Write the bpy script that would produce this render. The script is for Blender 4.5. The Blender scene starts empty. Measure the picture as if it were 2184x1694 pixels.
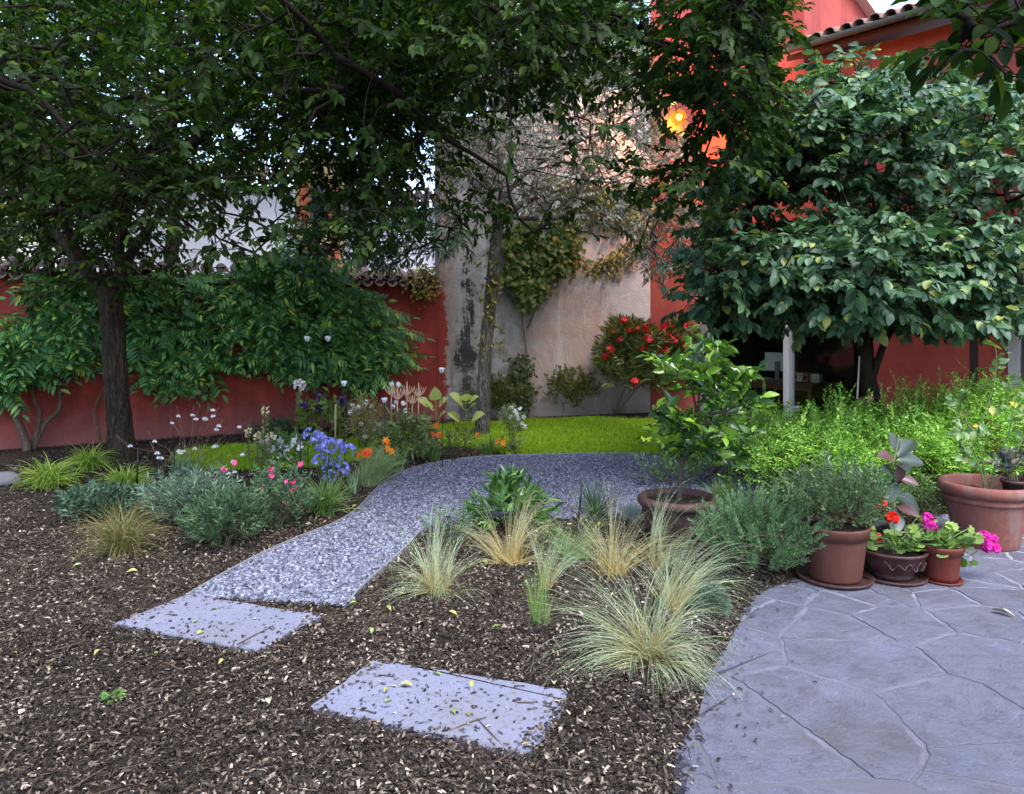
import bpy, math, random
import numpy as np
from math import radians, sin, cos, pi
from mathutils import Vector, Matrix

SC = bpy.context.scene
COL = SC.collection
rng = np.random.default_rng(11)

# ---------------------------------------------------------------- camera
CAM_H = 1.6
FPX, CXP, HZN = 1625.0, 1092.0, 680.0          # photo measured on a 2184 px wide copy
cam_d = bpy.data.cameras.new('camera')
cam = bpy.data.objects.new('camera', cam_d)
COL.objects.link(cam)
cam.location = (0, 0, CAM_H)
cam.rotation_euler = (radians(90), 0, 0)
cam_d.sensor_width = 36
cam_d.sensor_fit = 'HORIZONTAL'
cam_d.lens = 36 * FPX / 2184
cam_d.shift_y = -(847 - HZN) / 2184
cam_d.clip_start = 0.05
cam_d.clip_end = 500
SC.camera = cam

# ---------------------------------------------------------------- light
SUN_EL, SUN_AZ = radians(60), radians(152)
w = bpy.data.worlds.new('World')
SC.world = w
w.use_nodes = True
wn = w.node_tree
sky = wn.nodes.new('ShaderNodeTexSky')
sky.sky_type = 'NISHITA'
sky.sun_disc = False
sky.sun_elevation = SUN_EL
sky.sun_rotation = SUN_AZ
sky.air_density = 1.0
sky.dust_density = 2.5
sky.ozone_density = 1.6
bg = wn.nodes['Background']
bg.inputs['Strength'].default_value = 0.14
wn.links.new(sky.outputs[0], bg.inputs['Color'])
sl = bpy.data.lights.new('sun', 'SUN')
sl.energy = 1.0
sl.angle = radians(26)
sl.color = (1.0, 0.97, 0.94)
so = bpy.data.objects.new('sun', sl)
COL.objects.link(so)
# rotation 0 points the sun along +Y in the Nishita sky, increasing clockwise seen from above
sd = Vector((sin(SUN_AZ) * cos(SUN_EL), cos(SUN_AZ) * cos(SUN_EL), sin(SUN_EL)))
so.rotation_euler = sd.to_track_quat('Z', 'Y').to_euler()
SC.view_settings.view_transform = 'Standard'
SC.view_settings.look = 'None'
SC.view_settings.gamma = 1.0
SC.view_settings.exposure = 2.4
SC.cycles.max_bounces = 8
SC.cycles.diffuse_bounces = 4
SC.cycles.glossy_bounces = 3
SC.cycles.transmission_bounces = 6
SC.cycles.transparent_max_bounces = 8
SC.cycles.caustics_reflective = False
SC.cycles.caustics_refractive = False
SC.cycles.use_denoising = True
SC.cycles.sample_clamp_indirect = 4

# ---------------------------------------------------------------- measuring
def at(x, y, Y):
    """A world point seen at photo position x, y and Y metres ahead."""
    return np.array(((x - CXP) / FPX * Y, Y, CAM_H - (y - HZN) / FPX * Y))
def gnd(x, y, z=0.0):
    Y = (CAM_H - z) * FPX / (y - HZN)
    return np.array(((x - CXP) / FPX * Y, Y, z))
def gpoly(pts, z=0.0):
    return np.array([gnd(x, y, z) for x, y in pts])
def inpoly(P, poly):
    x, y = P[:, 0], P[:, 1]
    c = np.zeros(len(P), bool)
    n = len(poly); j = n - 1
    for i in range(n):
        xi, yi, xj, yj = poly[i][0], poly[i][1], poly[j][0], poly[j][1]
        if yi != yj:
            c ^= ((yi > y) != (yj > y)) & (x < (xj - xi) * (y - yi) / (yj - yi) + xi)
        j = i
    return c
def smooth(pts, per=6, closed=False):
    P = np.asarray(pts, float); n = len(P); out = []
    for i in range(n if closed else n - 1):
        if closed:
            a, b, c, d = P[(i - 1) % n], P[i], P[(i + 1) % n], P[(i + 2) % n]
        else:
            a, b, c, d = P[max(i - 1, 0)], P[i], P[i + 1], P[min(i + 2, n - 1)]
        for k in range(per):
            t = k / per
            out.append(.5 * (2 * b + (c - a) * t + (2 * a - 5 * b + 4 * c - d) * t * t + (3 * b - a - 3 * c + d) * t ** 3))
    if not closed: out.append(P[-1])
    return np.array(out)
def nrm(a):
    a = np.asarray(a, float)
    return a / np.maximum(np.linalg.norm(a, axis=-1, keepdims=True), 1e-9)
def frames(y, z):
    """Rotation matrices whose columns are side, y, normal."""
    y = nrm(y); x = nrm(np.cross(y, z)); z = np.cross(x, y)
    return np.stack([x, y, z], -1)
def rvec(n):
    return nrm(rng.normal(size=(n, 3)))

# ---------------------------------------------------------------- mesh collector
class M:
    def __init__(s):
        s.v, s.f, s.t, s.n = [], [], [], 0
    def add(s, v, faces, mat=0, t=None):
        v = np.asarray(v, float).reshape(-1, 3)
        for F in faces:
            F = np.asarray(F, np.int64)
            if F.ndim == 1: F = F[None]
            s.f.append((F + s.n, mat))
        s.v.append(v)
        s.t.append(np.zeros(len(v)) if t is None else np.asarray(t, float).ravel())
        s.n += len(v)
    def inst(s, T, pos, R, sc, mat=0):
        tv, tf = T
        tv = np.asarray(tv, float)
        n = len(pos); k = len(tv)
        if n == 0: return
        sc = np.asarray(sc, float)
        if sc.ndim == 0: sc = np.full(n, float(sc))
        tvs = tv[None] * (sc[:, None, None] if sc.ndim == 1 else sc[:, None, :])
        V = np.einsum('nij,nkj->nki', R, tvs) + np.asarray(pos)[:, None]
        off = np.arange(n)[:, None, None] * k
        faces = [(np.asarray(F)[None] + off).reshape(-1, np.asarray(F).shape[-1]) for F in tf]
        s.add(V.reshape(-1, 3), faces, mat, np.tile(tv[:, 1], n))
    def tube(s, P, r, sides=8, mat=0, cap=True, rough=0.0, ridge=0):
        P = np.asarray(P, float); n = len(P)
        r = np.broadcast_to(np.asarray(r, float), (n,))
        d = np.gradient(P, axis=0); d = nrm(d)
        ref = np.array((0, 0, 1.)) if abs(d[0, 2]) < .9 else np.array((1., 0, 0))
        u = nrm(np.cross(d[0], ref)); U = []
        for i in range(n):
            u = nrm(u - d[i] * np.dot(u, d[i])); U.append(u)
        U = np.array(U); W = np.cross(d, U)
        a = np.arange(sides) / sides * 2 * pi
        rr = r[:, None] * np.ones((1, sides))
        if rough: rr = rr * (1 + rough * rng.normal(size=(n, sides)) * .6 + rough * np.sin(a * ridge + 1.3)[None] )
        V = P[:, None] + rr[..., None] * (np.cos(a)[None, :, None] * U[:, None] + np.sin(a)[None, :, None] * W[:, None])
        i = np.arange(n - 1)[:, None] * sides; j = np.arange(sides)[None]; j2 = (j + 1) % sides
        F = [np.stack([i + j, i + j2, i + sides + j2, i + sides + j], -1).reshape(-1, 4)]
        if cap: F += [np.arange(sides)[::-1][None], (np.arange(sides) + (n - 1) * sides)[None]]
        s.add(V.reshape(-1, 3), F, mat, np.repeat(np.linspace(0, 1, n), sides))
    def trunk(s, P, r, sides=56, rings=110, amp=.07, mat=0):
        """a stem with long vertical furrows"""
        P = np.asarray(P, float); L = np.r_[0, np.cumsum(np.linalg.norm(np.diff(P, axis=0), axis=1))]
        q = np.linspace(0, L[-1], rings); Q = np.stack([np.interp(q, L, P[:, i]) for i in range(3)], -1)
        rr = np.interp(q, L, np.broadcast_to(r, (len(P),)))
        def field(nz, na):
            g = rng.random((nz + 1, na)); z = np.linspace(0, nz - .001, rings); a = np.arange(sides) / sides * na
            z0 = z.astype(int); a0 = a.astype(int); fz = (z - z0)[:, None]; fa = (a - a0)[None]
            fz = fz * fz * (3 - 2 * fz); fa = fa * fa * (3 - 2 * fa); a1 = (a0 + 1) % na
            A = g[z0][:, a0] * (1 - fa) + g[z0][:, a1] * fa; B = g[z0 + 1][:, a0] * (1 - fa) + g[z0 + 1][:, a1] * fa
            return A * (1 - fz) + B * fz
        D = -np.abs(field(max(2, int(L[-1] * 4)), 15) - .5) * -1.4 + .7 * field(max(2, int(L[-1] * 9)), 27) + .9 * field(3, 5)
        D = 1 + amp * (D - D.mean()) * 2
        d = nrm(np.gradient(Q, axis=0)); u = nrm(np.cross(d, (0, 1., 0))); v = np.cross(d, u); an = np.arange(sides) / sides * 2 * pi
        V = Q[:, None] + (rr[:, None] * D)[..., None] * (np.cos(an)[None, :, None] * u[:, None] + np.sin(an)[None, :, None] * v[:, None])
        i = np.arange(rings - 1)[:, None] * sides; j = np.arange(sides)[None]; j2 = (j + 1) % sides
        s.add(V.reshape(-1, 3), [np.stack([i + j, i + j2, i + sides + j2, i + sides + j], -1).reshape(-1, 4), (np.arange(sides) + (rings - 1) * sides)[None]], mat)
    def segs(s, a, b, ra, rb, sides=4, mat=0):
        a = np.asarray(a, float); b = np.asarray(b, float); n = len(a)
        if n == 0: return
        d = nrm(b - a)
        ref = np.where(np.abs(d[:, 2:3]) < .9, np.array([[0, 0, 1.]]), np.array([[1., 0, 0]]))
        u = nrm(np.cross(d, ref)); v = np.cross(d, u)
        an = np.arange(sides) / sides * 2 * pi
        ring = np.cos(an)[None, :, None] * u[:, None] + np.sin(an)[None, :, None] * v[:, None]
        ra = np.broadcast_to(np.asarray(ra, float), (n,)); rb = np.broadcast_to(np.asarray(rb, float), (n,))
        V = np.concatenate([a[:, None] + ring * ra[:, None, None], b[:, None] + ring * rb[:, None, None]], 1)
        j = np.arange(sides); j2 = (j + 1) % sides
        f = np.stack([j, j2, j2 + sides, j + sides], -1)
        s.add(V.reshape(-1, 3), [(f[None] + (np.arange(n) * 2 * sides)[:, None, None]).reshape(-1, 4)], mat)
    def box(s, c, h, mat=0, R=None):
        """centre, full size"""
        q = np.array([(x, y, z) for x in (-.5, .5) for y in (-.5, .5) for z in (-.5, .5)]) * np.asarray(h, float)
        if R is not None: q = q @ np.asarray(R).T
        s.add(q + np.asarray(c, float), [np.array([(0, 1, 3, 2), (4, 6, 7, 5), (0, 4, 5, 1), (2, 3, 7, 6), (0, 2, 6, 4), (1, 5, 7, 3)])], mat)
    def lathe(s, prof, c=(0, 0, 0), n=48, mat=0, wob=0.0):
        prof = np.asarray(prof, float); k = len(prof)
        a = np.arange(n) / n * 2 * pi
        V = np.stack([prof[:, None, 0] * np.cos(a), prof[:, None, 0] * np.sin(a), np.repeat(prof[:, 1:2], n, 1)], -1)
        if wob: V[..., :2] *= 1 + wob * np.sin(a * 3 + 1)[None, :, None] + wob * np.sin(a * 2)[None, :, None]
        i = np.arange(k - 1)[:, None] * n; j = np.arange(n)[None]; j2 = (j + 1) % n
        s.add(V.reshape(-1, 3) + np.asarray(c, float), [np.stack([i + j, i + j2, i + n + j2, i + n + j], -1).reshape(-1, 4)], mat)
    def sheet(s, poly, mat=0):
        poly = np.asarray(poly, float)
        s.add(poly, [np.arange(len(poly))], mat)
    def prism(s, poly, z0, z1, mat=0):
        p = np.asarray(poly, float)[:, :2]; n = len(p)
        V = np.concatenate([np.c_[p, np.full(n, z0)], np.c_[p, np.full(n, z1)]])
        j = np.arange(n); j2 = (j + 1) % n
        s.add(V, [np.arange(n)[::-1][None], (np.arange(n) + n)[None], np.stack([j, j2, j2 + n, j + n], -1)], mat)
    def blades(s, base, az, lean, bend, L, wd, segs=6, mat=0, zmin=.006, twist=.5, power=1.2):
        base = np.asarray(base, float); n = len(base)
        az, lean, bend, L, wd = [np.broadcast_to(np.asarray(q, float), (n,)) for q in (az, lean, bend, L, wd)]
        h = np.stack([np.cos(az), np.sin(az), np.zeros(n)], -1)
        side = nrm(np.stack([-np.sin(az), np.cos(az), np.zeros(n)], -1) + twist * rng.normal(size=(n, 3)))
        P = base.copy(); V = []; T = []
        wig = rng.normal(size=n) * .12
        for k in range(segs + 1):
            q = k / segs
            ww = wd * (1 - q ** 1.6) * .5 + wd * .04
            V += [P - side * ww[:, None], P + side * ww[:, None]]
            T += [np.full(n, q), np.full(n, q)]
            tl = lean + bend * (q + .5 / segs) ** power
            st = L / segs
            hh = h + side * (wig * q)[:, None]
            P = P + hh * (np.sin(tl) * st)[:, None]
            P[:, 2] += np.cos(tl) * st
            P[:, 2] = np.maximum(P[:, 2], zmin + .004 * rng.random(n))
        V = np.stack(V, 1); T = np.stack(T, 1)
        m = (segs + 1) * 2
        f = np.array([(2 * k, 2 * k + 1, 2 * k + 3, 2 * k + 2) for k in range(segs)])
        s.add(V.reshape(-1, 3), [(f[None] + (np.arange(n) * m)[:, None, None]).reshape(-1, 4)], mat, T.ravel())
    def build(s, name, mats, parent=None, sm=True, loc=None):
        me = bpy.data.meshes.new(name)
        V = np.concatenate(s.v)
        if loc is not None: V = V - np.asarray(loc)
        me.vertices.add(len(V)); me.vertices.foreach_set('co', V.astype(np.float32).ravel())
        loops = np.concatenate([F.ravel() for F, _ in s.f])
        sizes = np.concatenate([np.full(len(F), F.shape[1]) for F, _ in s.f])
        mi = np.concatenate([np.full(len(F), k) for F, k in s.f])
        me.loops.add(len(loops)); me.loops.foreach_set('vertex_index', loops.astype(np.int32))
        me.polygons.add(len(sizes))
        me.polygons.foreach_set('loop_start', np.r_[0, np.cumsum(sizes)[:-1]].astype(np.int32))
        me.polygons.foreach_set('material_index', mi.astype(np.int32))
        me.polygons.foreach_set('use_smooth', np.full(len(sizes), bool(sm)))
        a = me.attributes.new('t', 'FLOAT', 'POINT')
        a.data.foreach_set('value', np.concatenate(s.t).astype(np.float32))
        for q in (mats if isinstance(mats, (list, tuple)) else [mats]): me.materials.append(q)
        me.update(calc_edges=True)
        me.validate()
        o = bpy.data.objects.new(name, me)
        COL.objects.link(o)
        if parent is not None: o.parent = parent
        elif loc is not None: o.location = Vector(loc)
        return o

def tag(o, label, cat, group=None):
    o['label'] = label; o['category'] = cat
    if group: o['group'] = group
    return o
def struct(o):
    o['kind'] = 'structure'; return o
def stuff(o, label, cat):
    o['kind'] = 'stuff'; return tag(o, label, cat)
def thing(name, label, cat, loc=(0, 0, 0), rz=0, group=None):
    o = bpy.data.objects.new(name, None)
    o.empty_display_size = .1
    COL.objects.link(o)
    o.location = Vector(loc); o.rotation_euler = (0, 0, rz)
    return tag(o, label, cat, group)
def part(m, name, mats, root, sm=True):
    """World-space geometry becomes a child of root, kept where it is."""
    o = m.build(name, mats, None, sm)
    o.parent = root
    r = root
    L = Vector(root.location)
    while r.parent is not None:
        r = r.parent; L = L + Vector(r.location)
    if abs(root.rotation_euler.z) < 1e-9:
        co = np.empty(len(o.data.vertices) * 3, np.float32); o.data.vertices.foreach_get('co', co)
        co = co.reshape(-1, 3) - np.array(L, np.float32)
        o.data.vertices.foreach_set('co', co.ravel()); o.data.update()
    return o
def copy_tree(o, parent=None):
    c = o.copy(); COL.objects.link(c)
    if parent is not None: c.parent = parent
    for ch in list(o.children): copy_tree(ch, c)
    return c

# ---------------------------------------------------------------- materials
class N:
    def __init__(s, name):
        s.m = bpy.data.materials.new(name); s.m.use_nodes = True
        s.t = s.m.node_tree; s.b = s.t.nodes['Principled BSDF']; s.out = s.t.nodes['Material Output']
    def n(s, kind, **kw):
        q = s.t.nodes.new('ShaderNode' + kind)
        for k, v in kw.items():
            if k.startswith('i_'): q.inputs[int(k[2:]) if k[2:].isdigit() else k[2:]].default_value = v
            else: setattr(q, k, v)
        return q
    def l(s, a, b): s.t.links.new(a, b)
    def coord(s, out='Object', scale=(1, 1, 1)):
        tc = s.n('TexCoord'); mp = s.n('Mapping'); mp.inputs['Scale'].default_value = scale
        s.l(tc.outputs[out], mp.inputs[0]); return mp.outputs[0]
    def ramp(s, fac, stops, interp='LINEAR'):
        r = s.n('ValToRGB'); e = r.color_ramp; e.interpolation = interp
        while len(e.elements) < len(stops): e.elements.new(.5)
        for q, (p, c) in zip(e.elements, stops):
            q.position = p; q.color = (*c, 1) if len(c) == 3 else c
        s.l(fac, r.inputs[0]); return r.outputs[0]
    def noise(s, vec, scale, detail=5, rough=.6, dist=0):
        q = s.n('TexNoise'); q.inputs['Scale'].default_value = scale; q.inputs['Detail'].default_value = detail
        q.inputs['Roughness'].default_value = rough; q.inputs['Distortion'].default_value = dist
        if vec is not None: s.l(vec, q.inputs['Vector'])
        return q.outputs[0]
    def mix(s, f, a, b, mode='MIX'):
        q = s.n('Mix', data_type='RGBA', blend_type=mode)
        for inp, v in ((q.inputs[0], f), (q.inputs[6], a), (q.inputs[7], b)):
            if isinstance(v, (int, float)): inp.default_value = v
            elif isinstance(v, tuple): inp.default_value = (*v, 1) if len(v) == 3 else v
            else: s.l(v, inp)
        return q.outputs[2]
    def math(s, op, a, b=0.0, clamp=False):
        q = s.n('Math', operation=op); q.use_clamp = clamp
        for inp, v in ((q.inputs[0], a), (q.inputs[1], b)):
            if isinstance(v, (int, float)): inp.default_value = v
            else: s.l(v, inp)
        return q.outputs[0]
    def bump(s, h, strength=.3, dist=.02, normal=None):
        q = s.n('Bump'); q.inputs['Strength'].default_value = strength; q.inputs['Distance'].default_value = dist
        s.l(h, q.inputs['Height'])
        if normal is not None: s.l(normal, q.inputs['Normal'])
        s.l(q.outputs[0], s.b.inputs['Normal']); return q.outputs[0]
    def base(s, c, rough=.6, spec=.4):
        if isinstance(c, tuple): s.b.inputs['Base Color'].default_value = (*c, 1)
        else: s.l(c, s.b.inputs['Base Color'])
        s.b.inputs['Roughness'].default_value = rough
        s.b.inputs['Specular IOR Level'].default_value = spec
        return s
def isl(q):
    g = q.n('NewGeometry'); return g.outputs['Random Per Island']
def leafmat(name, stops, rough=.45, trans=.35, spec=.4, tint=(1.1, 1.25, .55), grad=None):
    q = N(name)
    c = q.ramp(isl(q), stops)
    if grad is not None:
        at_ = q.n('Attribute', attribute_name='t')
        f = q.ramp(at_.outputs['Fac'], [(p, (v, v, v)) for p, v in grad[1]])
        c = q.mix(f, c, grad[0])
    q.base(c, rough, spec)
    tr = q.n('BsdfTranslucent'); q.l(q.mix(1.0, c, tint, 'MULTIPLY'), tr.inputs[0])
    ms = q.n('MixShader'); ms.inputs[0].default_value = trans
    q.l(q.b.outputs[0], ms.inputs[1]); q.l(tr.outputs[0], ms.inputs[2]); q.l(ms.outputs[0], q.out.inputs[0])
    return q.m
def plain(name, c, rough=.5, spec=.4, metal=0.0, var=0.0, vs=20, bump=0.0):
    q = N(name)
    if var:
        nz = q.noise(q.coord(), vs)
        cc = q.mix(nz, tuple(np.clip(np.array(c) * (1 - var), 0, 1)), tuple(np.clip(np.array(c) * (1 + var), 0, 1)))
        q.base(cc, rough, spec)
        if bump: q.bump(nz, bump, .01)
    else: q.base(c, rough, spec)
    q.b.inputs['Metallic'].default_value = metal
    return q.m
def bark(name, a, b, vs=9.0, strength=.9):
    q = N(name)
    v = q.coord('Object', (1, 1, .13))
    n1 = q.noise(v, vs * 2.6, 8, .7, 1.2); n3 = q.noise(q.coord('Object', (1, 1, .3)), vs * 7, 5, .7); n2 = q.noise(q.coord('Object', (1, 1, .5)), vs * .4, 3)
    rg = q.math('MULTIPLY', q.math('ABSOLUTE', q.math('SUBTRACT', n1, .5)), 4.0)
    h = q.math('ADD', rg, q.math('MULTIPLY', n3, .5))
    c = q.mix(q.ramp(h, [(.28, (0, 0, 0)), (.75, (1, 1, 1))]), a, b)
    c = q.mix(q.math('MULTIPLY', q.ramp(n2, [(.45, (0, 0, 0)), (.65, (1, 1, 1))]), .45), c, tuple(np.array(b) * (.75, .85, .7)))
    q.base(c, .92, .1); q.bump(h, strength, .03)
    return q.m

# ---------------------------------------------------------------- leaf shapes (base at origin, length 1 along +y)
def leaf_t(wd=.5, fold=.12, droop=.12, peak=.45):
    h = wd / 2
    v = [(0, 0, 0), (0, .33, 0), (0, .68, -droop * .3), (0, 1, -droop),
         (-h * .82, .24, fold * .8), (-h, peak + .1, fold), (-h * .5, .8, fold * .3 - droop * .4),
         (h * .82, .24, fold * .8), (h, peak + .1, fold), (h * .5, .8, fold * .3 - droop * .4)]
    return v, [np.array([(1, 2, 5, 4), (2, 1, 7, 8), (2, 3, 6, 5), (3, 2, 8, 9)]), np.array([(0, 1, 4), (1, 0, 7)])]
def leaf_h(wd=.5, fold=.1, droop=.15, peak=.42, ns=7, wave=.02):
    """finer leaf outline for leaves that show large"""
    q = np.linspace(0, 1, ns + 1)
    e = np.log(.5) / np.log(peak)
    h = wd / 2 * np.sin(pi * q ** e) ** .8
    V = [(0, y, -droop * y * y) for y in q]; n0 = len(V)
    for sg in (-1, 1):
        for i, y in enumerate(q[1:-1]): V.append((sg * h[i + 1] * .55, y + .0, fold * h[i + 1] / wd * 1.1 - droop * y * y))
        for i, y in enumerate(q[1:-1]): V.append((sg * h[i + 1], y + .02, fold * 2 * h[i + 1] / wd * .8 - droop * y * y + wave * (-1) ** i))
    k = ns - 1; F4, F3 = [], []
    for s_, sg in ((0, 0), (1, 1)):
        a = n0 + s_ * 2 * k; b = a + k
        for i in range(k - 1):
            f1 = (1 + i, 2 + i, a + i + 1, a + i); f2 = (a + i, a + i + 1, b + i + 1, b + i)
            F4 += [f1, f2] if not sg else [f1[::-1], f2[::-1]]
        for f in ((0, 1, a), (0, a, b), (ns, a + k - 1, ns - 1), (ns, b + k - 1, a + k - 1)): F3.append(f if not sg else f[::-1])
    return V, [np.array(F4), np.array(F3)]
def leaf_s(wd=.45, fold=.1, droop=.05):
    h = wd / 2
    v = [(0, 0, 0), (-h, .5, fold), (0, 1, -droop), (h, .5, fold)]
    return v, [np.array([(0, 2, 1), (0, 3, 2)])]
LEAF = leaf_t()
LEAF_BROAD = leaf_h(.62, .12, .22, .44, 5)
LEAF_NARROW = leaf_t(.2, .03, .15, .4)
LEAF_S = leaf_s()
LEAF_SN = leaf_s(.22, .04, .08)
def disc_t(n=9, cup=.15, scallop=.08):
    a = np.arange(n * 2) / (n * 2) * 2 * pi
    r = .5 * (1 + scallop * np.cos(a * n))
    r = np.where(np.abs(((a + pi / 2 + pi) % (2 * pi)) - pi) < .2, .18, r)
    v = [(0, 0, 0)] + [(q * math.cos(b), q * math.sin(b) + .0, cup * (q / .5) ** 2 * (1 + .3 * math.sin(3 * b))) for q, b in zip(r, a)]
    return [(x, y + .15, z) for x, y, z in v], [np.array([(0, 1 + i, 1 + (i + 1) % (2 * n)) for i in range(2 * n)])]
DISC = disc_t()

CLEAR = [(1448, 250, 24)]      # gap in the leaves before the lamp
def leaves_on(m, P, D, per, ln, T=LEAF, mat=0, spread=1.0, up=(0, 0, 1), twig=.3, jit=.35, upmix=1.0, droop=.25, lnvar=.42):
    """Alternate leaves along short twigs that start at P and run along D."""
    n = len(P)
    if n == 0: return
    D = nrm(D)
    upv = nrm(np.asarray(up, float)[None] * upmix + jit * rng.normal(size=(n, 3)))
    side = nrm(np.cross(D, upv)); nor = np.cross(side, D)
    for k in range(per):
        q = (k + .6) / per
        sg = 1 if k % 2 else -1
        pos = P + D * (q * twig)[..., None] if np.ndim(twig) else P + D * (q * twig)
        a = spread * (1.0 - .55 * q)
        ld = D * cos(a) + side * (sg * sin(a)) + .25 * rng.normal(size=(n, 3))
        ld[:, 2] -= droop
        ok = np.ones(n, bool)
        for cx_, cy_, cr_ in CLEAR:
            tip = pos + nrm(ld) * ln * .5
            yy = np.maximum(tip[:, 1], .1); ok &= np.hypot(CXP + tip[:, 0] / yy * FPX - cx_, HZN - (tip[:, 2] - CAM_H) / yy * FPX - cy_) > cr_ + ln * .4 / yy * FPX
        nn = nor + .35 * rng.normal(size=(n, 3))
        m.inst(T, pos[ok], frames(ld, nn)[ok], (ln * (1 + lnvar * (rng.random(n) * 2 - 1)))[ok], mat)

def grow(limbs, targets, step=.3, alpha=.15, jit=.04, sag=.0):
    """Join scattered twig ends to the limbs: returns segments with radii weights and the direction at every target."""
    P = [p for l in limbs for p in l]; pl = [0.0] * len(P); par = [-1] * len(P)
    base = np.array(P)
    T = np.asarray(targets)
    d0 = np.min(np.linalg.norm(T[:, None] - base[None], axis=-1), 1)
    order = np.argsort(d0)
    cap = len(P) + len(T) * 14 + 10
    A = np.zeros((cap, 3)); A[:len(P)] = base; PL = np.zeros(cap); PL[:len(P)] = 0; par = par + [-1] * (cap - len(par)); cnt = np.zeros(cap)
    n = len(P); dirs = np.zeros((len(T), 3)); ends = np.zeros(len(T), int)
    for ti in order:
        t = T[ti]
        dd = np.linalg.norm(A[:n] - t, axis=1)
        k = int(np.argmin(dd + alpha * PL[:n]))
        d = dd[k]; m = int(min(12, max(1, math.ceil(d / step))))
        a = A[k].copy(); prev = k
        for i in range(1, m + 1):
            q = i / m
            p = a + (t - a) * q
            p[2] += sag * d * q * (1 - q) * 2
            if i < m: p = p + rng.normal(size=3) * jit
            A[n] = p; par[n] = prev; PL[n] = PL[prev] + d / m; prev = n; n += 1
        ends[ti] = prev
        dirs[ti] = A[prev] - A[par[prev]] + 1e-6
    for e in ends:
        k = e
        while k >= 0:
            cnt[k] += 1; k = par[k]
    idx = np.array([i for i in range(n) if par[i] >= 0])
    pi_ = np.array([par[i] for i in idx])
    return A[pi_], A[idx], cnt[idx], dirs
def clumps(C, per, s, sz):
    """flat sprays: points gathered round every centre of C"""
    k = len(C); f = rng.uniform(.6, 1.4, (k, 1))
    P = np.repeat(C, per, 0) + rng.normal(size=(k * per, 3)) * np.array((s, s, sz)) * np.repeat(f, per, 0)
    h = np.hypot(*(P - np.repeat(C, per, 0))[:, :2].T); P[:, 2] -= h * .35
    return P
def crown_pts(poly, n, y0, y1, test=None, zmin=1.2):
    """n scattered points of a crown: inside the outline, at depths between y0 and y1."""
    poly = np.asarray(poly, float); lo, hi = poly.min(0), poly.max(0); out = []; tot = 0
    for _ in range(200):
        P = lo + rng.random((n, 2)) * (hi - lo)
        P = P[inpoly(P, poly)]
        Y = y0 + rng.random(len(P)) * (y1 - y0)
        W = np.stack([(P[:, 0] - CXP) / FPX * Y, Y, CAM_H - (P[:, 1] - HZN) / FPX * Y], -1)
        k = W[:, 2] > zmin
        if test is not None: k &= test(W)
        out.append(W[k]); tot += k.sum()
        if tot >= n: break
    return np.concatenate(out)[:n]
# ================================================================ SETTING
# ---- ground
def ground_mat():
    q = N('mulch_soil'); v = q.coord()
    vo = q.n('TexVoronoi'); vo.inputs['Scale'].default_value = 60; q.l(v, vo.inputs['Vector'])
    n1 = q.noise(v, 1.1, 4); n2 = q.noise(v, 45, 5)
    c = q.ramp(vo.outputs['Color'], [(.1, (.018, .013, .010)), (.6, (.05, .037, .028)), (.95, (.13, .10, .075))])
    c = q.mix(q.math('MULTIPLY', n1, .5), c, (.03, .02, .014))
    q.base(c, .95, .1); q.bump(q.math('ADD', n2, vo.outputs['Distance']), .8, .03); return q.m
MULCH = ground_mat()
m = M()
gx = np.linspace(-60, 60, 61); gy = np.linspace(-40, 80, 61)
GX, GY = np.meshgrid(gx, gy)
V = np.stack([GX, GY, np.zeros_like(GX)], -1).reshape(-1, 3)
i = np.arange(60)[:, None] * 61; j = np.arange(60)[None]
m.add(V, [np.stack([i + j, i + j + 1, i + 62 + j, i + 61 + j], -1).reshape(-1, 4)])
struct(m.build('ground', MULCH))

PATH_L = smooth(gpoly([(402, 1278), (478, 1232), (560, 1188), (640, 1152), (715, 1122), (762, 1092), (795, 1057), (835, 1022), (900, 998), (990, 982), (1100, 975), (1240, 972), (1385, 972)]), 5)
PATH_R = smooth(gpoly([(742, 1297), (770, 1262), (822, 1215), (868, 1172), (905, 1135), (960, 1112), (1060, 1108), (1180, 1110), (1300, 1106), (1400, 1092), (1500, 1080), (1620, 1085)]), 5)
PATH_END = gpoly([(1700, 1060), (1690, 1010), (1600, 985), (1500, 976)])
PATH = np.concatenate([PATH_L, PATH_END[::-1], PATH_R[::-1]])
PATH[:, 2] = .012
def gravel_mat():
    q = N('grey_gravel'); v = q.coord()
    vo = q.n('TexVoronoi'); vo.inputs['Scale'].default_value = 42; q.l(v, vo.inputs['Vector'])
    c = q.ramp(vo.outputs['Color'], [(.1, (.03, .03, .04)), (.5, (.07, .07, .09)), (.9, (.16, .16, .19))])
    q.base(c, .85, .2); q.bump(vo.outputs['Distance'], .8, .02); return q.m
m = M(); m.sheet(PATH); struct(m.build('gravel_path', gravel_mat()))

# ---- lawn
LAWN = smooth(gpoly([(372, 990), (385, 968), (440, 958), (540, 952), (640, 945), (740, 940), (800, 930), (860, 917), (960, 908), (1100, 900), (1230, 895), (1340, 896), (1420, 902), (1475, 918),
                     (1500, 940), (1480, 960), (1420, 970), (1250, 970), (1110, 971), (1060, 965), (980, 955), (900, 958), (840, 975), (760, 985), (690, 997), (590, 1002), (490, 1006), (410, 1003)]), 5, True)
LAWN[:, 2] = .010
q = N('lawn_turf'); nz = q.noise(q.coord(), 30, 4)
q.base(q.ramp(nz, [(.3, (.05, .09, .008)), (.7, (.12, .20, .012))]), .9, .1)
m = M(); m.sheet(LAWN); struct(m.build('lawn', q.m))
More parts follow.
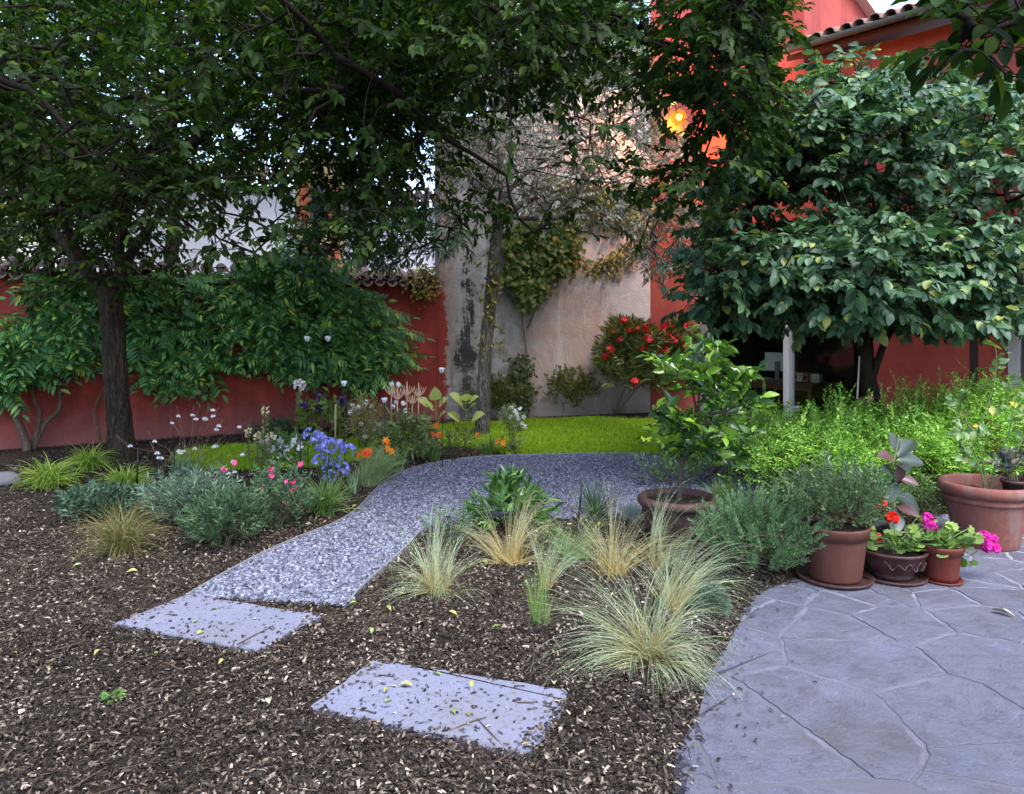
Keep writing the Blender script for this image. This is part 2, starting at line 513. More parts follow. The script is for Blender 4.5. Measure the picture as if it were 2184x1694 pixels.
# grass blades
def scatter(poly, dens):
    lo, hi = poly[:, :2].min(0), poly[:, :2].max(0)
    n = int(dens * np.prod(hi - lo))
    P = lo + rng.random((n, 2)) * (hi - lo)
    return P[inpoly(P, poly)]
G = scatter(LAWN, 9000)
LG = leafmat('lawn_blade', [(0, (.07, .16, .010)), (.3, (.17, .32, .010)), (.75, (.27, .43, .014)), (.93, (.36, .50, .03)), (1, (.46, .46, .14))], .6, .3, .2, (1.0, 1.15, .4))
m = M(); k = len(G)
m.blades(np.c_[G, np.full(k, .008)], rng.random(k) * 6.28, rng.random(k) * .7, .5, (.025 + .035 * rng.random(k)) * (1 + .5 * np.sin(G[:, 0] * 5 + 2 * np.sin(G[:, 1] * 4)) * np.sin(G[:, 1] * 6 + G[:, 0])), .006, 2)
E = np.repeat(LAWN[:, :2], 22, 0); E = E + rng.normal(size=E.shape) * .035; k2 = len(E)      # ragged rim
m.blades(np.c_[E, np.full(k2, .006)], rng.random(k2) * 6.28, rng.random(k2) * .9, .7, .04 + .05 * rng.random(k2), .006, 3)
stuff(m.build('lawn_grass', LG), 'short bright green grass of the small lawn', 'grass')

# ---- patio
PATIO = np.concatenate([smooth(gpoly([(1440, 1760), (1452, 1690), (1452, 1610), (1478, 1580), (1500, 1490), (1520, 1440), (1545, 1395), (1572, 1345), (1600, 1295), (1640, 1262), (1700, 1242), (1760, 1215), (1830, 1180), (1900, 1150), (1960, 1118), (2040, 1096), (2184, 1086), (2400, 1080)]), 4),
                        np.array([(7.2, 3.0, 0), (7.2, .2, 0), (1.2, .2, 0)])])
PATIO[:, 2] = .0132
def patio_stone_mat():
    q = N('slate_flagstones'); v0 = q.coord()
    def sh(x, lo, hi): return q.ramp(x, [(lo, (0, 0, 0)), (hi, (1, 1, 1))])
    mu = lambda x, y: q.math('MULTIPLY', x, y)
    ad = lambda x, y: q.math('ADD', x, y)
    wn_ = q.n('TexNoise'); wn_.inputs['Scale'].default_value = 1.5; wn_.inputs['Detail'].default_value = 7; q.l(v0, wn_.inputs['Vector'])
    vm = q.n('VectorMath', operation='MULTIPLY_ADD'); q.l(wn_.outputs['Color'], vm.inputs[0]); vm.inputs[1].default_value = (.6, .3, 0); q.l(v0, vm.inputs[2])
    rnd = isl(q)
    lay = q.noise(vm.outputs[0], 2.4, 12, .76, .9); fine = q.noise(v0, 13, 10, .78); grit = q.noise(v0, 120, 5, .75)
    c = q.ramp(rnd, [(0, (.044, .055, .112)), (.3, (.070, .085, .160)), (.7, (.092, .104, .180)), (1, (.130, .132, .180))])
    c = q.mix(mu(sh(lay, .48, .56), .85), c, (.112, .120, .185))
    c = q.mix(mu(sh(lay, .44, .36), .8), c, (.030, .033, .056))
    c = q.mix(mu(sh(fine, .50, .62), .55), c, (.038, .040, .060))
    c = q.mix(mu(sh(fine, .46, .36), .5), c, (.115, .120, .172))
    c = q.mix(mu(sh(grit, .56, .72), .5), c, (.032, .032, .042))
    c = q.mix(mu(sh(grit, .42, .30), .4), c, (.18, .18, .22))
    dirt = mu(sh(q.noise(v0, 1.1, 9, .75), .51, .64), .6)
    c = q.mix(dirt, c, (.072, .066, .070))
    q.base(c, .8, .25); q.l(q.ramp(fine, [(.35, (.58, .58, .58)), (.65, (.88, .88, .88))]), q.b.inputs['Roughness'])
    h = ad(ad(mu(lay, 1.0), mu(fine, .4)), mu(grit, .10))
    q.bump(h, 1.0, .045); return q.m
def mortar_mat():
    q = N('pale_mortar'); v0 = q.coord(); a = q.noise(v0, 2.2, 7, .7); b = q.noise(v0, 60, 5, .7)
    sy = q.n('SeparateXYZ'); q.l(v0, sy.inputs[0])
    k = q.math('ADD', q.math('MULTIPLY', sy.outputs[1], .12), q.math('MULTIPLY', a, .7))
    c = q.ramp(k, [(.66, (.075, .076, .095)), (.84, (.120, .124, .165)), (1.02, (.20, .203, .255))])
    c = q.mix(q.math('MULTIPLY', q.ramp(b, [(.5, (0, 0, 0)), (.7, (1, 1, 1))]), .5), c, (.07, .065, .07))
    q.base(c, .9, .15); q.bump(b, .5, .01); return q.m
m = M(); m.sheet(PATIO, 1)
def clip(poly, n, d):
    out = []
    for i in range(len(poly)):
        a, b = poly[i], poly[(i + 1) % len(poly)]; da, db = a @ n - d, b @ n - d
        if da <= 0: out.append(a)
        if (da < 0 < db) or (db < 0 < da): out.append(a + (b - a) * da / (da - db))
    return out
seeds = []
yy = 1.0
while yy < 7.2:
    st_ = .56 if yy < 3.2 else .56 - .28 * min(1, (yy - 3.2) / 1.1)
    for xx in np.arange(.4, 7.4, st_ * 1.25): seeds.append((xx + rng.uniform(-.42, .42) * st_ * 1.2, yy + rng.uniform(-.36, .36) * st_))
    yy += st_ * .8
seeds = np.array(seeds)
for i_, p_ in enumerate(seeds):
    if np.min(np.linalg.norm(PATIO[:, :2] - p_, axis=1)) > .45 and not inpoly(p_[None], PATIO)[0]: continue
    poly = [p_ + np.array(q_) * 1.2 for q_ in ((-1, -1), (1, -1), (1, 1), (-1, 1))]
    dd_ = np.linalg.norm(seeds - p_, axis=1); nb_ = np.argsort(dd_)[1:26]
    for j_ in nb_:
        nv = seeds[j_] - p_; ln_ = np.linalg.norm(nv); nv = nv / ln_
        poly = clip(poly, nv, nv @ (p_ + seeds[j_]) / 2 - rng.uniform(.0015, .009))
        if len(poly) < 3: break
    if len(poly) < 3: continue
    # rough broken edges
    P = []
    for k_ in range(len(poly)):
        a_, b_ = poly[k_], poly[(k_ + 1) % len(poly)]; L_ = np.linalg.norm(b_ - a_); ns_ = max(1, int(L_ / .035))
        for t_ in range(ns_):
            u_ = t_ / ns_; off = (rng.normal() * .006 + .009 * sin(u_ * 7 + i_)) if t_ else 0
            d_ = (b_ - a_) / max(L_, 1e-6); P.append(a_ + (b_ - a_) * u_ + np.array((-d_[1], d_[0])) * abs(off) * 1.0)
    P = np.array(P)
    ok_ = inpoly(P, PATIO)
    if ok_.mean() < .04: continue
    if not ok_.all():           # trim at the bed with a ragged line
        e_ = PATIO[:, :2]
        for k_ in np.where(~ok_)[0]:
            P[k_] = e_[np.argmin(np.linalg.norm(e_ - P[k_], axis=1))] + rng.normal(size=2) * .012
    zt = .0165 + rng.uniform(-.0015, .003); n_ = len(P); c_ = P.mean(0); Pi = c_ + (P - c_) * (1 - .0035 / max(.05, np.linalg.norm(P - c_, axis=1).mean()))
    tl = rng.normal(size=2) * .004
    zz1 = zt + (P - c_) @ tl; j = np.arange(n_); j2 = (j + 1) % n_
    m.add(np.concatenate([np.c_[P, np.full(n_, .008)], np.c_[P, zz1 - .0022], np.c_[Pi, zz1]]), [np.stack([j, j2, j2 + n_, j + n_], -1), np.stack([j + n_, j2 + n_, j2 + 2 * n_, j + 2 * n_], -1), (np.arange(n_) + 2 * n_)[None]], 0)
struct(m.build('patio', [patio_stone_mat(), mortar_mat()], None, False))

# ---- stepping slabs
def slab_mat():
    q = N('bluestone'); v = q.coord(); a = q.noise(v, 3, 6, .65, .5); b = q.noise(v, 60, 4)
    c = q.mix(a, (.105, .113, .165), (.165, .174, .236))
    c = q.mix(q.ramp(b, [(.52, (0, 0, 0)), (.66, (.6, .6, .6))]), c, (.07, .07, .085)); c = q.mix(q.ramp(q.noise(v, 1.3, 8, .7), [(.50, (0, 0, 0)), (.68, (.55, .55, .55))]), c, (.10, .092, .09))
    q.base(c, .7, .25); q.bump(q.math('ADD', a, q.math('MULTIPLY', b, .15)), .3, .03); return q.m
SLAB = slab_mat()
def slab(pts, label, chipped):
    P = gpoly(pts)[:, :2]; out = []
    n = len(P)
    for i in range(n):
        a, b = P[i], P[(i + 1) % n]
        for k in range(14):
            q = a + (b - a) * k / 14
            if k: q = q + rng.normal(size=2) * .0045
            out.append(q)
    P = np.array(out); c = P.mean(0); t = .026
    m = M(); n = len(P); j = np.arange(n); j2 = (j + 1) % n
    P2 = c + (P - c) * .988
    V = np.concatenate([np.c_[P, np.full(n, -.02)], np.c_[P, np.full(n, t - .008)], np.c_[P2, np.full(n, t)]])
    m.add(V, [np.stack([j, j2, j2 + n, j + n], -1), np.stack([j + n, j2 + n, j2 + 2 * n, j + 2 * n], -1), (np.arange(n) + 2 * n)[None]])
    o = m.build('stepping_stone', SLAB, None, False, loc=(c[0], c[1], 0))
    return tag(o, label, 'paving stone', 'grey stepping stones in the wood chips'), P
S1, SP1 = slab([(242, 1340), (400, 1277), (685, 1322), (545, 1397)], 'pale grey stepping stone touching the near end of the gravel path', 0)
S2, SP2 = slab([(660, 1520), (795, 1418), (845, 1422), (880, 1432), (1210, 1486), (1200, 1520), (1128, 1620)], 'chipped grey stepping stone lying alone in the wood chips nearest the flagstones', 1)

# ---- path edging strips
EDGE = plain('galvanised_strip', (.20, .21, .235), .45, .5, .3, .25, 30)
def edging(line, label):
    L = line.copy(); m = M(); n = len(L)
    d = nrm(np.gradient(L[:, :2], axis=0)); nn = np.c_[-d[:, 1], d[:, 0]] * .006
    a, b = L[:, :2] - nn, L[:, :2] + nn
    V = np.concatenate([np.c_[a, np.full(n, -.02)], np.c_[a, np.full(n, .034)], np.c_[b, np.full(n, .034)], np.c_[b, np.full(n, -.02)]])
    i = np.arange(n - 1)
    m.add(V, [np.stack([i + k * n, i + 1 + k * n, i + 1 + (k + 1) * n, i + (k + 1) * n], -1) for k in range(3)])
    tag(m.build('path_edging', EDGE, None, False), label, 'edging', 'metal edging strips of the gravel path')
edging(PATH_L, 'thin grey metal edging between gravel path and flower bed with lawn')
edging(PATH_R[:28], 'thin grey metal edging between gravel path and feather grass bed')

# ---- gravel stones and wood chips
def pebble():
    v = np.array([(x, y, z) for x in (-1, 1) for y in (-1, 1) for z in (-1, 1)], float) * .5
    v = v * (1 + .0 * v) ; v[:4] *= np.array((1, .75, .8)); v[[1, 3, 5, 7], :2] *= .72
    return v, [np.array([(0, 1, 3, 2), (4, 6, 7, 5), (0, 4, 5, 1), (2, 3, 7, 6), (0, 2, 6, 4), (1, 5, 7, 3)])]
PEB = pebble()
def rot(n, flat=.5):
    y = rng.normal(size=(n, 3)); y[:, 2] *= flat
    z = rng.normal(size=(n, 3)) * flat; z[:, 2] += 1
    return frames(y, z)
P = scatter(PATH, 8000)
keep = rng.random(len(P)) < np.clip(1.25 - (P[:, 1] - 4) * .12, .55, 1)
P = P[keep]; n = len(P)
q = N('gravel_stone'); q.base(q.ramp(isl(q), [(0, (.03, .032, .046)), (.3, (.072, .077, .110)), (.75, (.135, .142, .196)), (1, (.23, .24, .305))]), .8, .25); GRAVEL = q.m
m = M(); m.inst(PEB, np.c_[P, .012 + .012 * rng.random(n)], rot(n), (np.array([[.0115, .0165, .009]]) * (.6 + 1.0 * rng.random((n, 1)) ** 1.5) * np.clip(1.9 - P[:, 1:2] * .13, 1, 1.4)))
stuff(m.build('gravel_stones', GRAVEL, None, False), 'loose crushed grey gravel covering the curved path', 'gravel')

def chip():
    v = [(-.5, -.5, 0), (.5, -.45, 0), (-.42, 0, .28), (.55, .05, .25), (-.3, .5, 0), (.25, .5, .05)]
    return v, [np.array([(0, 1, 3, 2), (2, 3, 5, 4)])]
CHIP = chip()
BED = np.array([(-9, 2.2), (1.6, 2.2), (1.9, 4.3), (4.6, 5.6), (4.6, 12.8), (-1.2, 12.2), (-6.5, 9.3), (-9, 8)])
def bed_ok(P, z=True):
    k = inpoly(P, BED) & ~inpoly(P, PATH) & ~inpoly(P, LAWN) & ~inpoly(P, PATIO)
    k &= np.abs(P[:, 0] / P[:, 1]) < .75
    return k
def chips_xy(dens, y0, y1):
    n = int(dens * 10 * (y1 - y0))
    P = np.c_[-5.5 + 10 * rng.random(n), y0 + (y1 - y0) * rng.random(n)]
    return P[bed_ok(P)]
A = np.concatenate([chips_xy(10500, 2.4, 4.0), chips_xy(5600, 4.0, 6.0), chips_xy(1900, 6.0, 9), chips_xy(600, 9, 12.8)])
on = inpoly(A, SP1) | inpoly(A, SP2)
A = A[~on | (rng.random(len(A)) < .045)]
rim = np.concatenate([SP1, SP2]); rim = np.repeat(rim, 5, 0); cen = np.repeat(np.r_[np.repeat(SP1.mean(0)[None], len(SP1), 0), np.repeat(SP2.mean(0)[None], len(SP2), 0)], 5, 0)
kq = rng.random(len(rim)) < .5 + .5 * np.sin(np.arange(len(rim)) * .021); rim = rim[kq] + (cen[kq] - rim[kq]) * (rng.random((kq.sum(), 1)) ** 2.5 * .14)
A = np.concatenate([A, rim[bed_ok(rim)]])
on = inpoly(A, SP1) | inpoly(A, SP2); n = len(A)
# a few chips strayed on to the flagstones
st = PATIO[:, :2][:60]; kk = rng.integers(0, len(st), 420)
St = st[kk] + rng.normal(size=(420, 2)) * np.array((.10, .10)) * (1 + 2.5 * rng.random((420, 1)) ** 4)
B = np.concatenate([A, St]); n2 = len(B)
z = np.where(np.r_[on, np.zeros(len(St), bool)], .029, .006) + .022 * rng.random(n2) * np.where(np.r_[on, np.zeros(len(St), bool)], .1, 1)
z[len(A):] = .026
sz = np.array([[.0066, .0175, .008]]) * (.5 + .8 * rng.random((n2, 1)) + 0.7 * rng.random((n2, 1)) ** 10) * np.array([[1, 1, 1]]) * np.c_[.6 + .9 * rng.random(n2), .7 + .8 * rng.random(n2), np.ones(n2)]
sz *= (1 + np.clip(B[:, 1:2] - 5, 0, 6) * .09)
fl = np.where(np.r_[on, np.ones(len(St), bool)], .12, .55)
y = rng.normal(size=(n2, 3)); y[:, 2] *= fl * .7
zz = rng.normal(size=(n2, 3)) * fl[:, None]; zz[:, 2] += 1
q = N('wood_chip')
cc = q.ramp(isl(q), [(0, (.008, .006, .005)), (.50, (.026, .020, .016)), (.78, (.07, .054, .044)), (.93, (.17, .14, .11)), (1, (.40, .345, .285))])
q.base(cc, .8, .2); nzc = q.noise(q.coord(), .9, 5, .65); cc = q.mix(q.math('MULTIPLY', q.ramp(nzc, [(.44, (0, 0, 0)), (.6, (1, 1, 1))]), .6), cc, q.mix(1.0, cc, (.42, .38, .36), 'MULTIPLY')); q.base(cc, .8, .2); CHIPM = q.m
m = M(); m.inst(CHIP, np.c_[B, z], frames(y, zz), sz)
stuff(m.build('wood_chips', CHIPM, None, False), 'brown wood chip mulch covering the planting beds', 'mulch')
# twigs among the chips
n = 420; P = np.c_[-4 + 7.5 * rng.random(n), 2.5 + 4.5 * rng.random(n)]; P = P[bed_ok(P)]; n = len(P)
a = rng.random(n) * pi; L = .04 + .09 * rng.random(n) ** 2; d = np.c_[np.cos(a), np.sin(a), .12 * rng.normal(size=n)] * L[:, None]
m = M(); zc = np.where(inpoly(P, SP1) | inpoly(P, SP2), .030, .03); c3 = np.c_[P, zc]
m.segs(c3 - d, c3 + d * .3, .003, .0028, 4); m.segs(c3 + d * .25, c3 + d + rng.normal(size=(n, 3)) * .008, .0028, .0018, 4)
stuff(m.build('fallen_twigs', plain('twig_wood', (.06, .045, .035), .9, .1, 0, .5, 40)), 'small dark twigs strewn over the wood chips', 'twigs')
# fallen leaves
FL = leafmat('fallen_leaf', [(0, (.22, .2, .03)), (.4, (.32, .33, .10)), (.7, (.14, .22, .05)), (1, (.45, .42, .28))], .6, .2)
n = 120; P = np.c_[-4 + 8.5 * rng.random(n), 2.5 + 5.5 * rng.random(n)]; P = P[bed_ok(P)]; P = np.concatenate([P, np.array([gnd(*p)[:2] for p in ((820, 1515), (1010, 1467), (940, 1456), (965, 1530), (880, 1480), (1000, 1545))])])
n = len(P); zl = np.where(inpoly(P, SP1) | inpoly(P, SP2), .034, .034)
m = M(); y = rng.normal(size=(n, 3)); y[:, 2] *= .2; zz = rng.normal(size=(n, 3)) * .3; zz[:, 2] += 1
m.inst(leaf_t(.42, .15, .2), np.c_[P, zl], frames(y, zz), .04 + .025 * rng.random(n))
stuff(m.build('fallen_leaves', FL), 'scattered yellow green leaves lying on chips and slabs', 'leaves')
# one dry leaf and a small stone
m = M(); p = gnd(2115, 1300, .03)
m.inst(leaf_t(.40, .14, .1), np.array([p]), frames(np.array([[.75, -1, .12]]), np.array([[.25, .1, 1]])), .115)
tag(m.build('dry_leaf', plain('dry_leaf', (.42, .36, .28), .7, .2), None, loc=p), 'curled pale dry leaf lying on the flagstones', 'leaf')
m = M(); p = gnd(8, 1035); a = rng.random(8)
m.lathe([(0.001, -.02), (.09, -.02), (.13, .03), (.12, .08), (.07, .12), (.001, .13)], p, 14, 0, .12)
tag(m.build('boulder', plain('boulder_stone', (.13, .13, .15), .8, .2, 0, .35, 8, .3), None, loc=p), 'smooth grey rock on the chips at the far left edge', 'rock')

# ================================================================ WALLS AND HOUSES
WA, WB, WC, WD = np.array((-5.97, 9.45)), np.array((-1.143, 11.98)), np.array((2.36, 13.0)), np.array((3.1, 12.7))
du = (WB - WA) / np.linalg.norm(WB - WA); WA0 = WA - du * 4.5
def wall_point(x, y, off=0.0, A=WA, B=WB):
    """where the sight line meets the wall from A to B, off metres in front of it"""
    d = (B - A) / np.linalg.norm(B - A); nn = np.array((d[1], -d[0])); A = A + nn * off
    k = (x - CXP) / FPX
    # A.x + s d.x = k (A.y + s d.y)
    s_ = (k * A[1] - A[0]) / (d[0] - k * d[1]); p = A + d * s_
    return np.array((p[0], p[1], CAM_H - (y - HZN) / FPX * p[1]))
def stucco(name, base, alt, stain, scale=1.0, low=None):
    q = N(name); v = q.coord()
    a = q.noise(v, .9 * scale, 6, .65, .3); b = q.noise(v, 6 * scale, 6, .7); f = q.noise(v, 55, 5, .7)
    st = q.noise(q.coord('Object', (1.6, 1.6, .25)), 1.4, 5, .6)
    c = q.mix(q.ramp(a, [(.42, (0, 0, 0)), (.58, (1, 1, 1))]), base, alt)
    c = q.mix(q.math('MULTIPLY', q.ramp(b, [(.50, (0, 0, 0)), (.66, (1, 1, 1))]), .5), c, stain)
    c = q.mix(q.math('MULTIPLY', q.ramp(st, [(.50, (0, 0, 0)), (.62, (1, 1, 1))]), .5), c, stain)
    if low is not None:      # dust and lime splash along the foot of the wall
        z = q.n('SeparateXYZ'); q.l(v, z.inputs[0])
        k = q.ramp(q.math('ADD', z.outputs[2], q.math('MULTIPLY', q.math('SUBTRACT', b, .5), .5)), [(.05, (.6, .6, .6)), (.5, (0, 0, 0))])
        c = q.mix(k, c, low)
    q.base(c, .92, .12); q.bump(q.math('ADD', q.math('MULTIPLY', b, .8), q.math('MULTIPLY', f, .35)), .5, .02); return q.m
REDW = stucco('red_render', (.27, .048, .038), (.20, .036, .031), (.11, .024, .023), 1.0, (.20, .095, .09))
REDH = stucco('red_house_render', (.34, .078, .066), (.28, .060, .053), (.21, .046, .043), .8)
TILE = plain('clay_tile', (.20, .12, .095), .85, .2, 0, .55, 7, .3)
TILE_D = plain('weathered_clay_tile', (.13, .095, .085), .9, .2, 0, .6, 9, .3)

def wall_box(m, A, B, h0, h1, th, mat=0):
    d = (B - A) / np.linalg.norm(B - A); nn = np.array((-d[1], d[0])) * th
    m.prism([A, B, B + nn, A + nn], h0, h1, mat)
def tiles(m, A, B, z, depth, pitch=.19, r=.085, tilt=.35, mat=0, L=.5, rows=1):
    """barrel tiles along A-B, running back by depth"""
    d = (B - A) / np.linalg.norm(B - A); nn = np.array((-d[1], d[0])); n = int(np.linalg.norm(B - A) / pitch)
    a = np.linspace(0, pi, 7)
    for k in range(n):
        for rw in range(rows):
            p = A + d * (k + .5) * pitch + nn * (rw * L * .86)
            z0 = z + math.tan(tilt) * (rw * L * .86) + .012 * rng.random() + (rw % 2) * .004
            p = p + rng.normal(size=2) * .008
            for up, zz, rad in ((1, .045, r), (-1, .06, r * 1.0)):
                c = p if up > 0 else p + d * pitch * .5
                V = []
                for (s_, zz2, rr) in ((-.06, zz, rad), (L, zz + math.tan(tilt) * L, rad * .86)):
                    for ri in (1, .84):
                        for q in a:
                            o = c + d * (math.cos(q) * rr * ri) + nn * s_
                            V.append((o[0], o[1], z0 + zz2 + up * math.sin(q) * rr * ri - (.03 if up < 0 else 0)))
                i = np.arange(6)
                f = [np.stack([i, i + 1, i + 15, i + 14], -1), np.stack([i + 8, i + 7, i + 21, i + 22], -1), np.stack([i + 7, i + 8, i + 1, i], -1)]
                m.add(V, f, mat)
# garden wall, red
m = M(); o_ = thing('garden_wall', 'dark red rendered garden wall with tiled top at the left of the garden', 'wall', (WA0[0], WA0[1], 0))
wall_box(m, WA0, WB, -.1, 2.14, .3); part(m, 'wall', REDW, o_, False)
m = M(); nw = np.array((du[1], -du[0]))
tiles(m, WA0 + nw * .12, WB + nw * .12, 2.12, .4, .19, .085, .32, 0, .45)
m.prism([WA0 + nw * .04, WB + nw * .04, WB - nw * .28, WA0 - nw * .28], 2.14, 2.20)
part(m, 'tile_coping', TILE_D, o_)

# party wall, concrete: dark streak at its left, warm old render lower right, red paint ending ragged
def concrete_mat():
    q = N('stained_concrete'); v = q.coord(); sx = q.n('SeparateXYZ'); q.l(v, sx.inputs[0]); X, Z = sx.outputs[0], sx.outputs[2]
    def sh(x, lo, hi): return q.ramp(x, [(lo, (0, 0, 0)), (hi, (1, 1, 1))])
    def mu(x, y): return q.math('MULTIPLY', x, y)
    def ad(x, y): return q.math('ADD', x, y)
    a = q.noise(v, .9, 7, .62, .4); b = q.noise(v, 2.6, 9, .72, .5); f = q.noise(v, 34, 6, .7)
    strk = q.noise(q.coord('Object', (3.0, 1, .35)), 1.4, 7, .68, .5)
    nb = q.math('SUBTRACT', b, .5); na = q.math('SUBTRACT', a, .5)
    c = q.mix(sh(a, .40, .60), (.25, .247, .262), (.40, .392, .405))
    c = q.mix(mu(sh(b, .47, .62), .65), c, (.185, .178, .172))
    # old pinkish render, low and to the right
    pk = ad(ad(mu(X, .34), mu(Z, -.24)), mu(nb, 1.2))
    c = q.mix(mu(sh(pk, .12, .42), .7), c, (.36, .265, .235))
    # pale zone high on the right
    pl = ad(ad(mu(X, .25), mu(Z, .16)), mu(na, 1.4))
    c = q.mix(mu(sh(pl, .80, 1.12), .7), c, (.47, .45, .47))
    c = q.mix(mu(sh(strk, .54, .62), .45), c, (.46, .44, .45))
    # algae: a black band near the left edge and grey run-down over the left half
    band = ad(mu(q.math('ABSOLUTE', q.math('SUBTRACT', X, .46)), -1.5), ad(mu(q.math('SUBTRACT', strk, .5), 2.2), mu(nb, 2.4)))
    c = q.mix(mu(mu(sh(ad(strk, mu(nb, .6)), .44, .60), q.ramp(mu(X, .5), [(.0, (1, 1, 1)), (.6, (.8, .8, .8)), (.85, (0, 0, 0))])), .8), c, (.12, .118, .118))
    bzf = mu(q.ramp(X, [(.0, (1, 1, 1)), (.35, (0, 0, 0))]), sh(Z, .5, .8))
    c = q.mix(mu(bzf, .75), c, (.20, .135, .105))
    c = q.mix(mu(mu(sh(band, -.95, .0), sh(ad(b, mu(q.math('SUBTRACT', f, .5), .8)), .30, .55)), .96), c, (.035, .037, .037))
    lowz = q.ramp(ad(Z, mu(nb, 1.2)), [(.05, (1, 1, 1)), (.75, (0, 0, 0))])
    c = q.mix(mu(lowz, .65), c, (.11, .105, .10))
    # the red paint of the neighbour wall ends on it with a flaking edge
    red = q.math('SUBTRACT', ad(.04, mu(q.math('SUBTRACT', b, .40), .75)), X)
    zr = q.ramp(mu(Z, .2), [(.40, (1, 1, 1)), (.425, (0, 0, 0))])
    c = q.mix(mu(sh(mu(red, 12.0), .0, .2), zr), c, (.23, .040, .034))
    q.base(c, .92, .12)
    q.bump(ad(ad(b, mu(f, .3)), mu(strk, .4)), .7, .05); return q.m
CONC = concrete_mat()
dc = (WC - WB) / np.linalg.norm(WC - WB)
m = M(); LBC = np.linalg.norm(WC - WB)
V = np.array([(0, 0, -.1), (LBC, 0, -.1), (LBC, .4, -.1), (0, .4, -.1), (0, 0, 4.7), (LBC, 0, 5.6), (LBC, .4, 5.6), (0, .4, 4.7)])
m.add(V, [np.array([(0, 1, 5, 4), (1, 2, 6, 5), (2, 3, 7, 6), (3, 0, 4, 7), (4, 5, 6, 7), (3, 2, 1, 0)])])
o_ = m.build('party_wall', CONC, None, False); o_.location = (WB[0], WB[1], 0); o_.rotation_euler.z = math.atan2(dc[1], dc[0])
tag(o_, 'tall stained grey concrete wall between the red garden wall and red house', 'wall')

# red house: tall block and lower wing with the big window
fd = np.array((.634, -.773)); fn = np.array((-.773, -.634)); bk = -fn
def fac(t, off=0.0): return WD + fd * t + fn * off
hroot = thing('red_house', 'bright red rendered house with tiled wing and big dark sliding window', 'house', (WD[0], WD[1], 0))
TF, TW0, TW1, TEND, TDOOR = 1.9, .04, 2.87, 9.0, 4.55
m = M()
def wallseg(A, B, z0, z1, th=.28): wall_box(m, A, B, z0, z1, th)
wallseg(WC, WD, -.1, 7.4)
wallseg(fac(0), fac(TF), 2.35, 7.4)                      # tall block over the window
wallseg(fac(TF), fac(TW1), 2.35, 5.35)
wallseg(fac(TW1), fac(TDOOR), -.1, 5.35); wallseg(fac(TDOOR), fac(TDOOR + 1.0), 2.25, 5.35); wallseg(fac(TDOOR + 1.0), fac(TEND), -.1, 5.35)
# side wall of the tall block, top falling to the back
F0 = fac(TF); F1 = F0 + bk * 5
for A_, B_, h0, h1 in ((F0 + bk * .285, F1, 7.25, 5.25),):
    n2_ = fd * .2
    V = [(A_[0], A_[1], 4.5), (B_[0], B_[1], 4.5), (B_[0], B_[1], h1), (A_[0], A_[1], h0)]
    V = V + [(a - n2_[0], b - n2_[1], c) for a, b, c in V]
    m.add(V, [np.array([(0, 1, 2, 3), (7, 6, 5, 4), (0, 4, 5, 1), (1, 5, 6, 2), (2, 6, 7, 3), (3, 7, 4, 0)])])
part(m, 'wall', REDH, hroot, False)
WHITEP = plain('white_paint', (.72, .72, .74), .5, .4, 0, .06, 8)
m = M()
n2_ = fd * .16
for z_ in (0,):
    A_, B_ = F0 + bk * .3, F1
    V = [(A_[0] + n2_[0], A_[1] + n2_[1], 7.24), (B_[0] + n2_[0], B_[1] + n2_[1], 5.24), (B_[0] + n2_[0], B_[1] + n2_[1], 5.46), (A_[0] + n2_[0], A_[1] + n2_[1], 7.46)]
    V = V + [(a - 2.2 * n2_[0], b - 2.2 * n2_[1], c + .003) for a, b, c in V]
    m.add(V, [np.array([(0, 1, 2, 3), (7, 6, 5, 4), (0, 4, 5, 1), (1, 5, 6, 2), (2, 6, 7, 3), (3, 7, 4, 0)])])
part(m, 'verge_board', WHITEP, hroot, False)
m = M(); A_, B_ = fac(TF + .02, .55), fac(TEND, .55)
tiles(m, A_, B_, 5.40, 3, .2, .09, .30, 0, .5, 4); rf = part(m, 'roof', TILE, hroot)
m = M(); P0, P1 = fac(TF + .02, .5), fac(TEND, .5)
V = [(P0[0], P0[1], 5.36), (P1[0], P1[1], 5.36)]
b2 = bk * 3.2
V += [(P1[0] + b2[0], P1[1] + b2[1], 6.34), (P0[0] + b2[0], P0[1] + b2[1], 6.34)]
V = V + [(a, b, c - .08) for a, b, c in V]
m.add(V, [np.array([(0, 1, 2, 3), (7, 6, 5, 4), (0, 4, 5, 1), (1, 5, 6, 2), (2, 6, 7, 3), (3, 7, 4, 0)])])
part(m, 'eave_soffit', plain('dark_stained_wood', (.10, .03, .022), .8, .2, 0, .3, 12), hroot, False)
m = M(); a = np.linspace(pi, 2 * pi, 9)
G0, G1 = fac(TF, .64), fac(TEND, .64)
V = [(P[0] + fn[0] * .065 * math.cos(q), P[1] + fn[1] * .065 * math.cos(q), 5.40 + .065 * math.sin(q)) for P in (G0, G1) for q in a]
i = np.arange(8); m.add(V, [np.stack([i, i + 1, i + 10, i + 9], -1)])
m.box(((G0 + G1) / 2)[0:2].tolist() + [5.405], (7.1, .012, .02), 0, [[fd[0], fn[0], 0], [fd[1], fn[1], 0], [0, 0, 1]])
part(m, 'gutter', plain('zinc_gutter', (.13, .14, .145), .45, .5, .5), hroot)
RF = np.array([[fd[0], bk[0], 0], [fd[1], bk[1], 0], [0, 0, 1]])
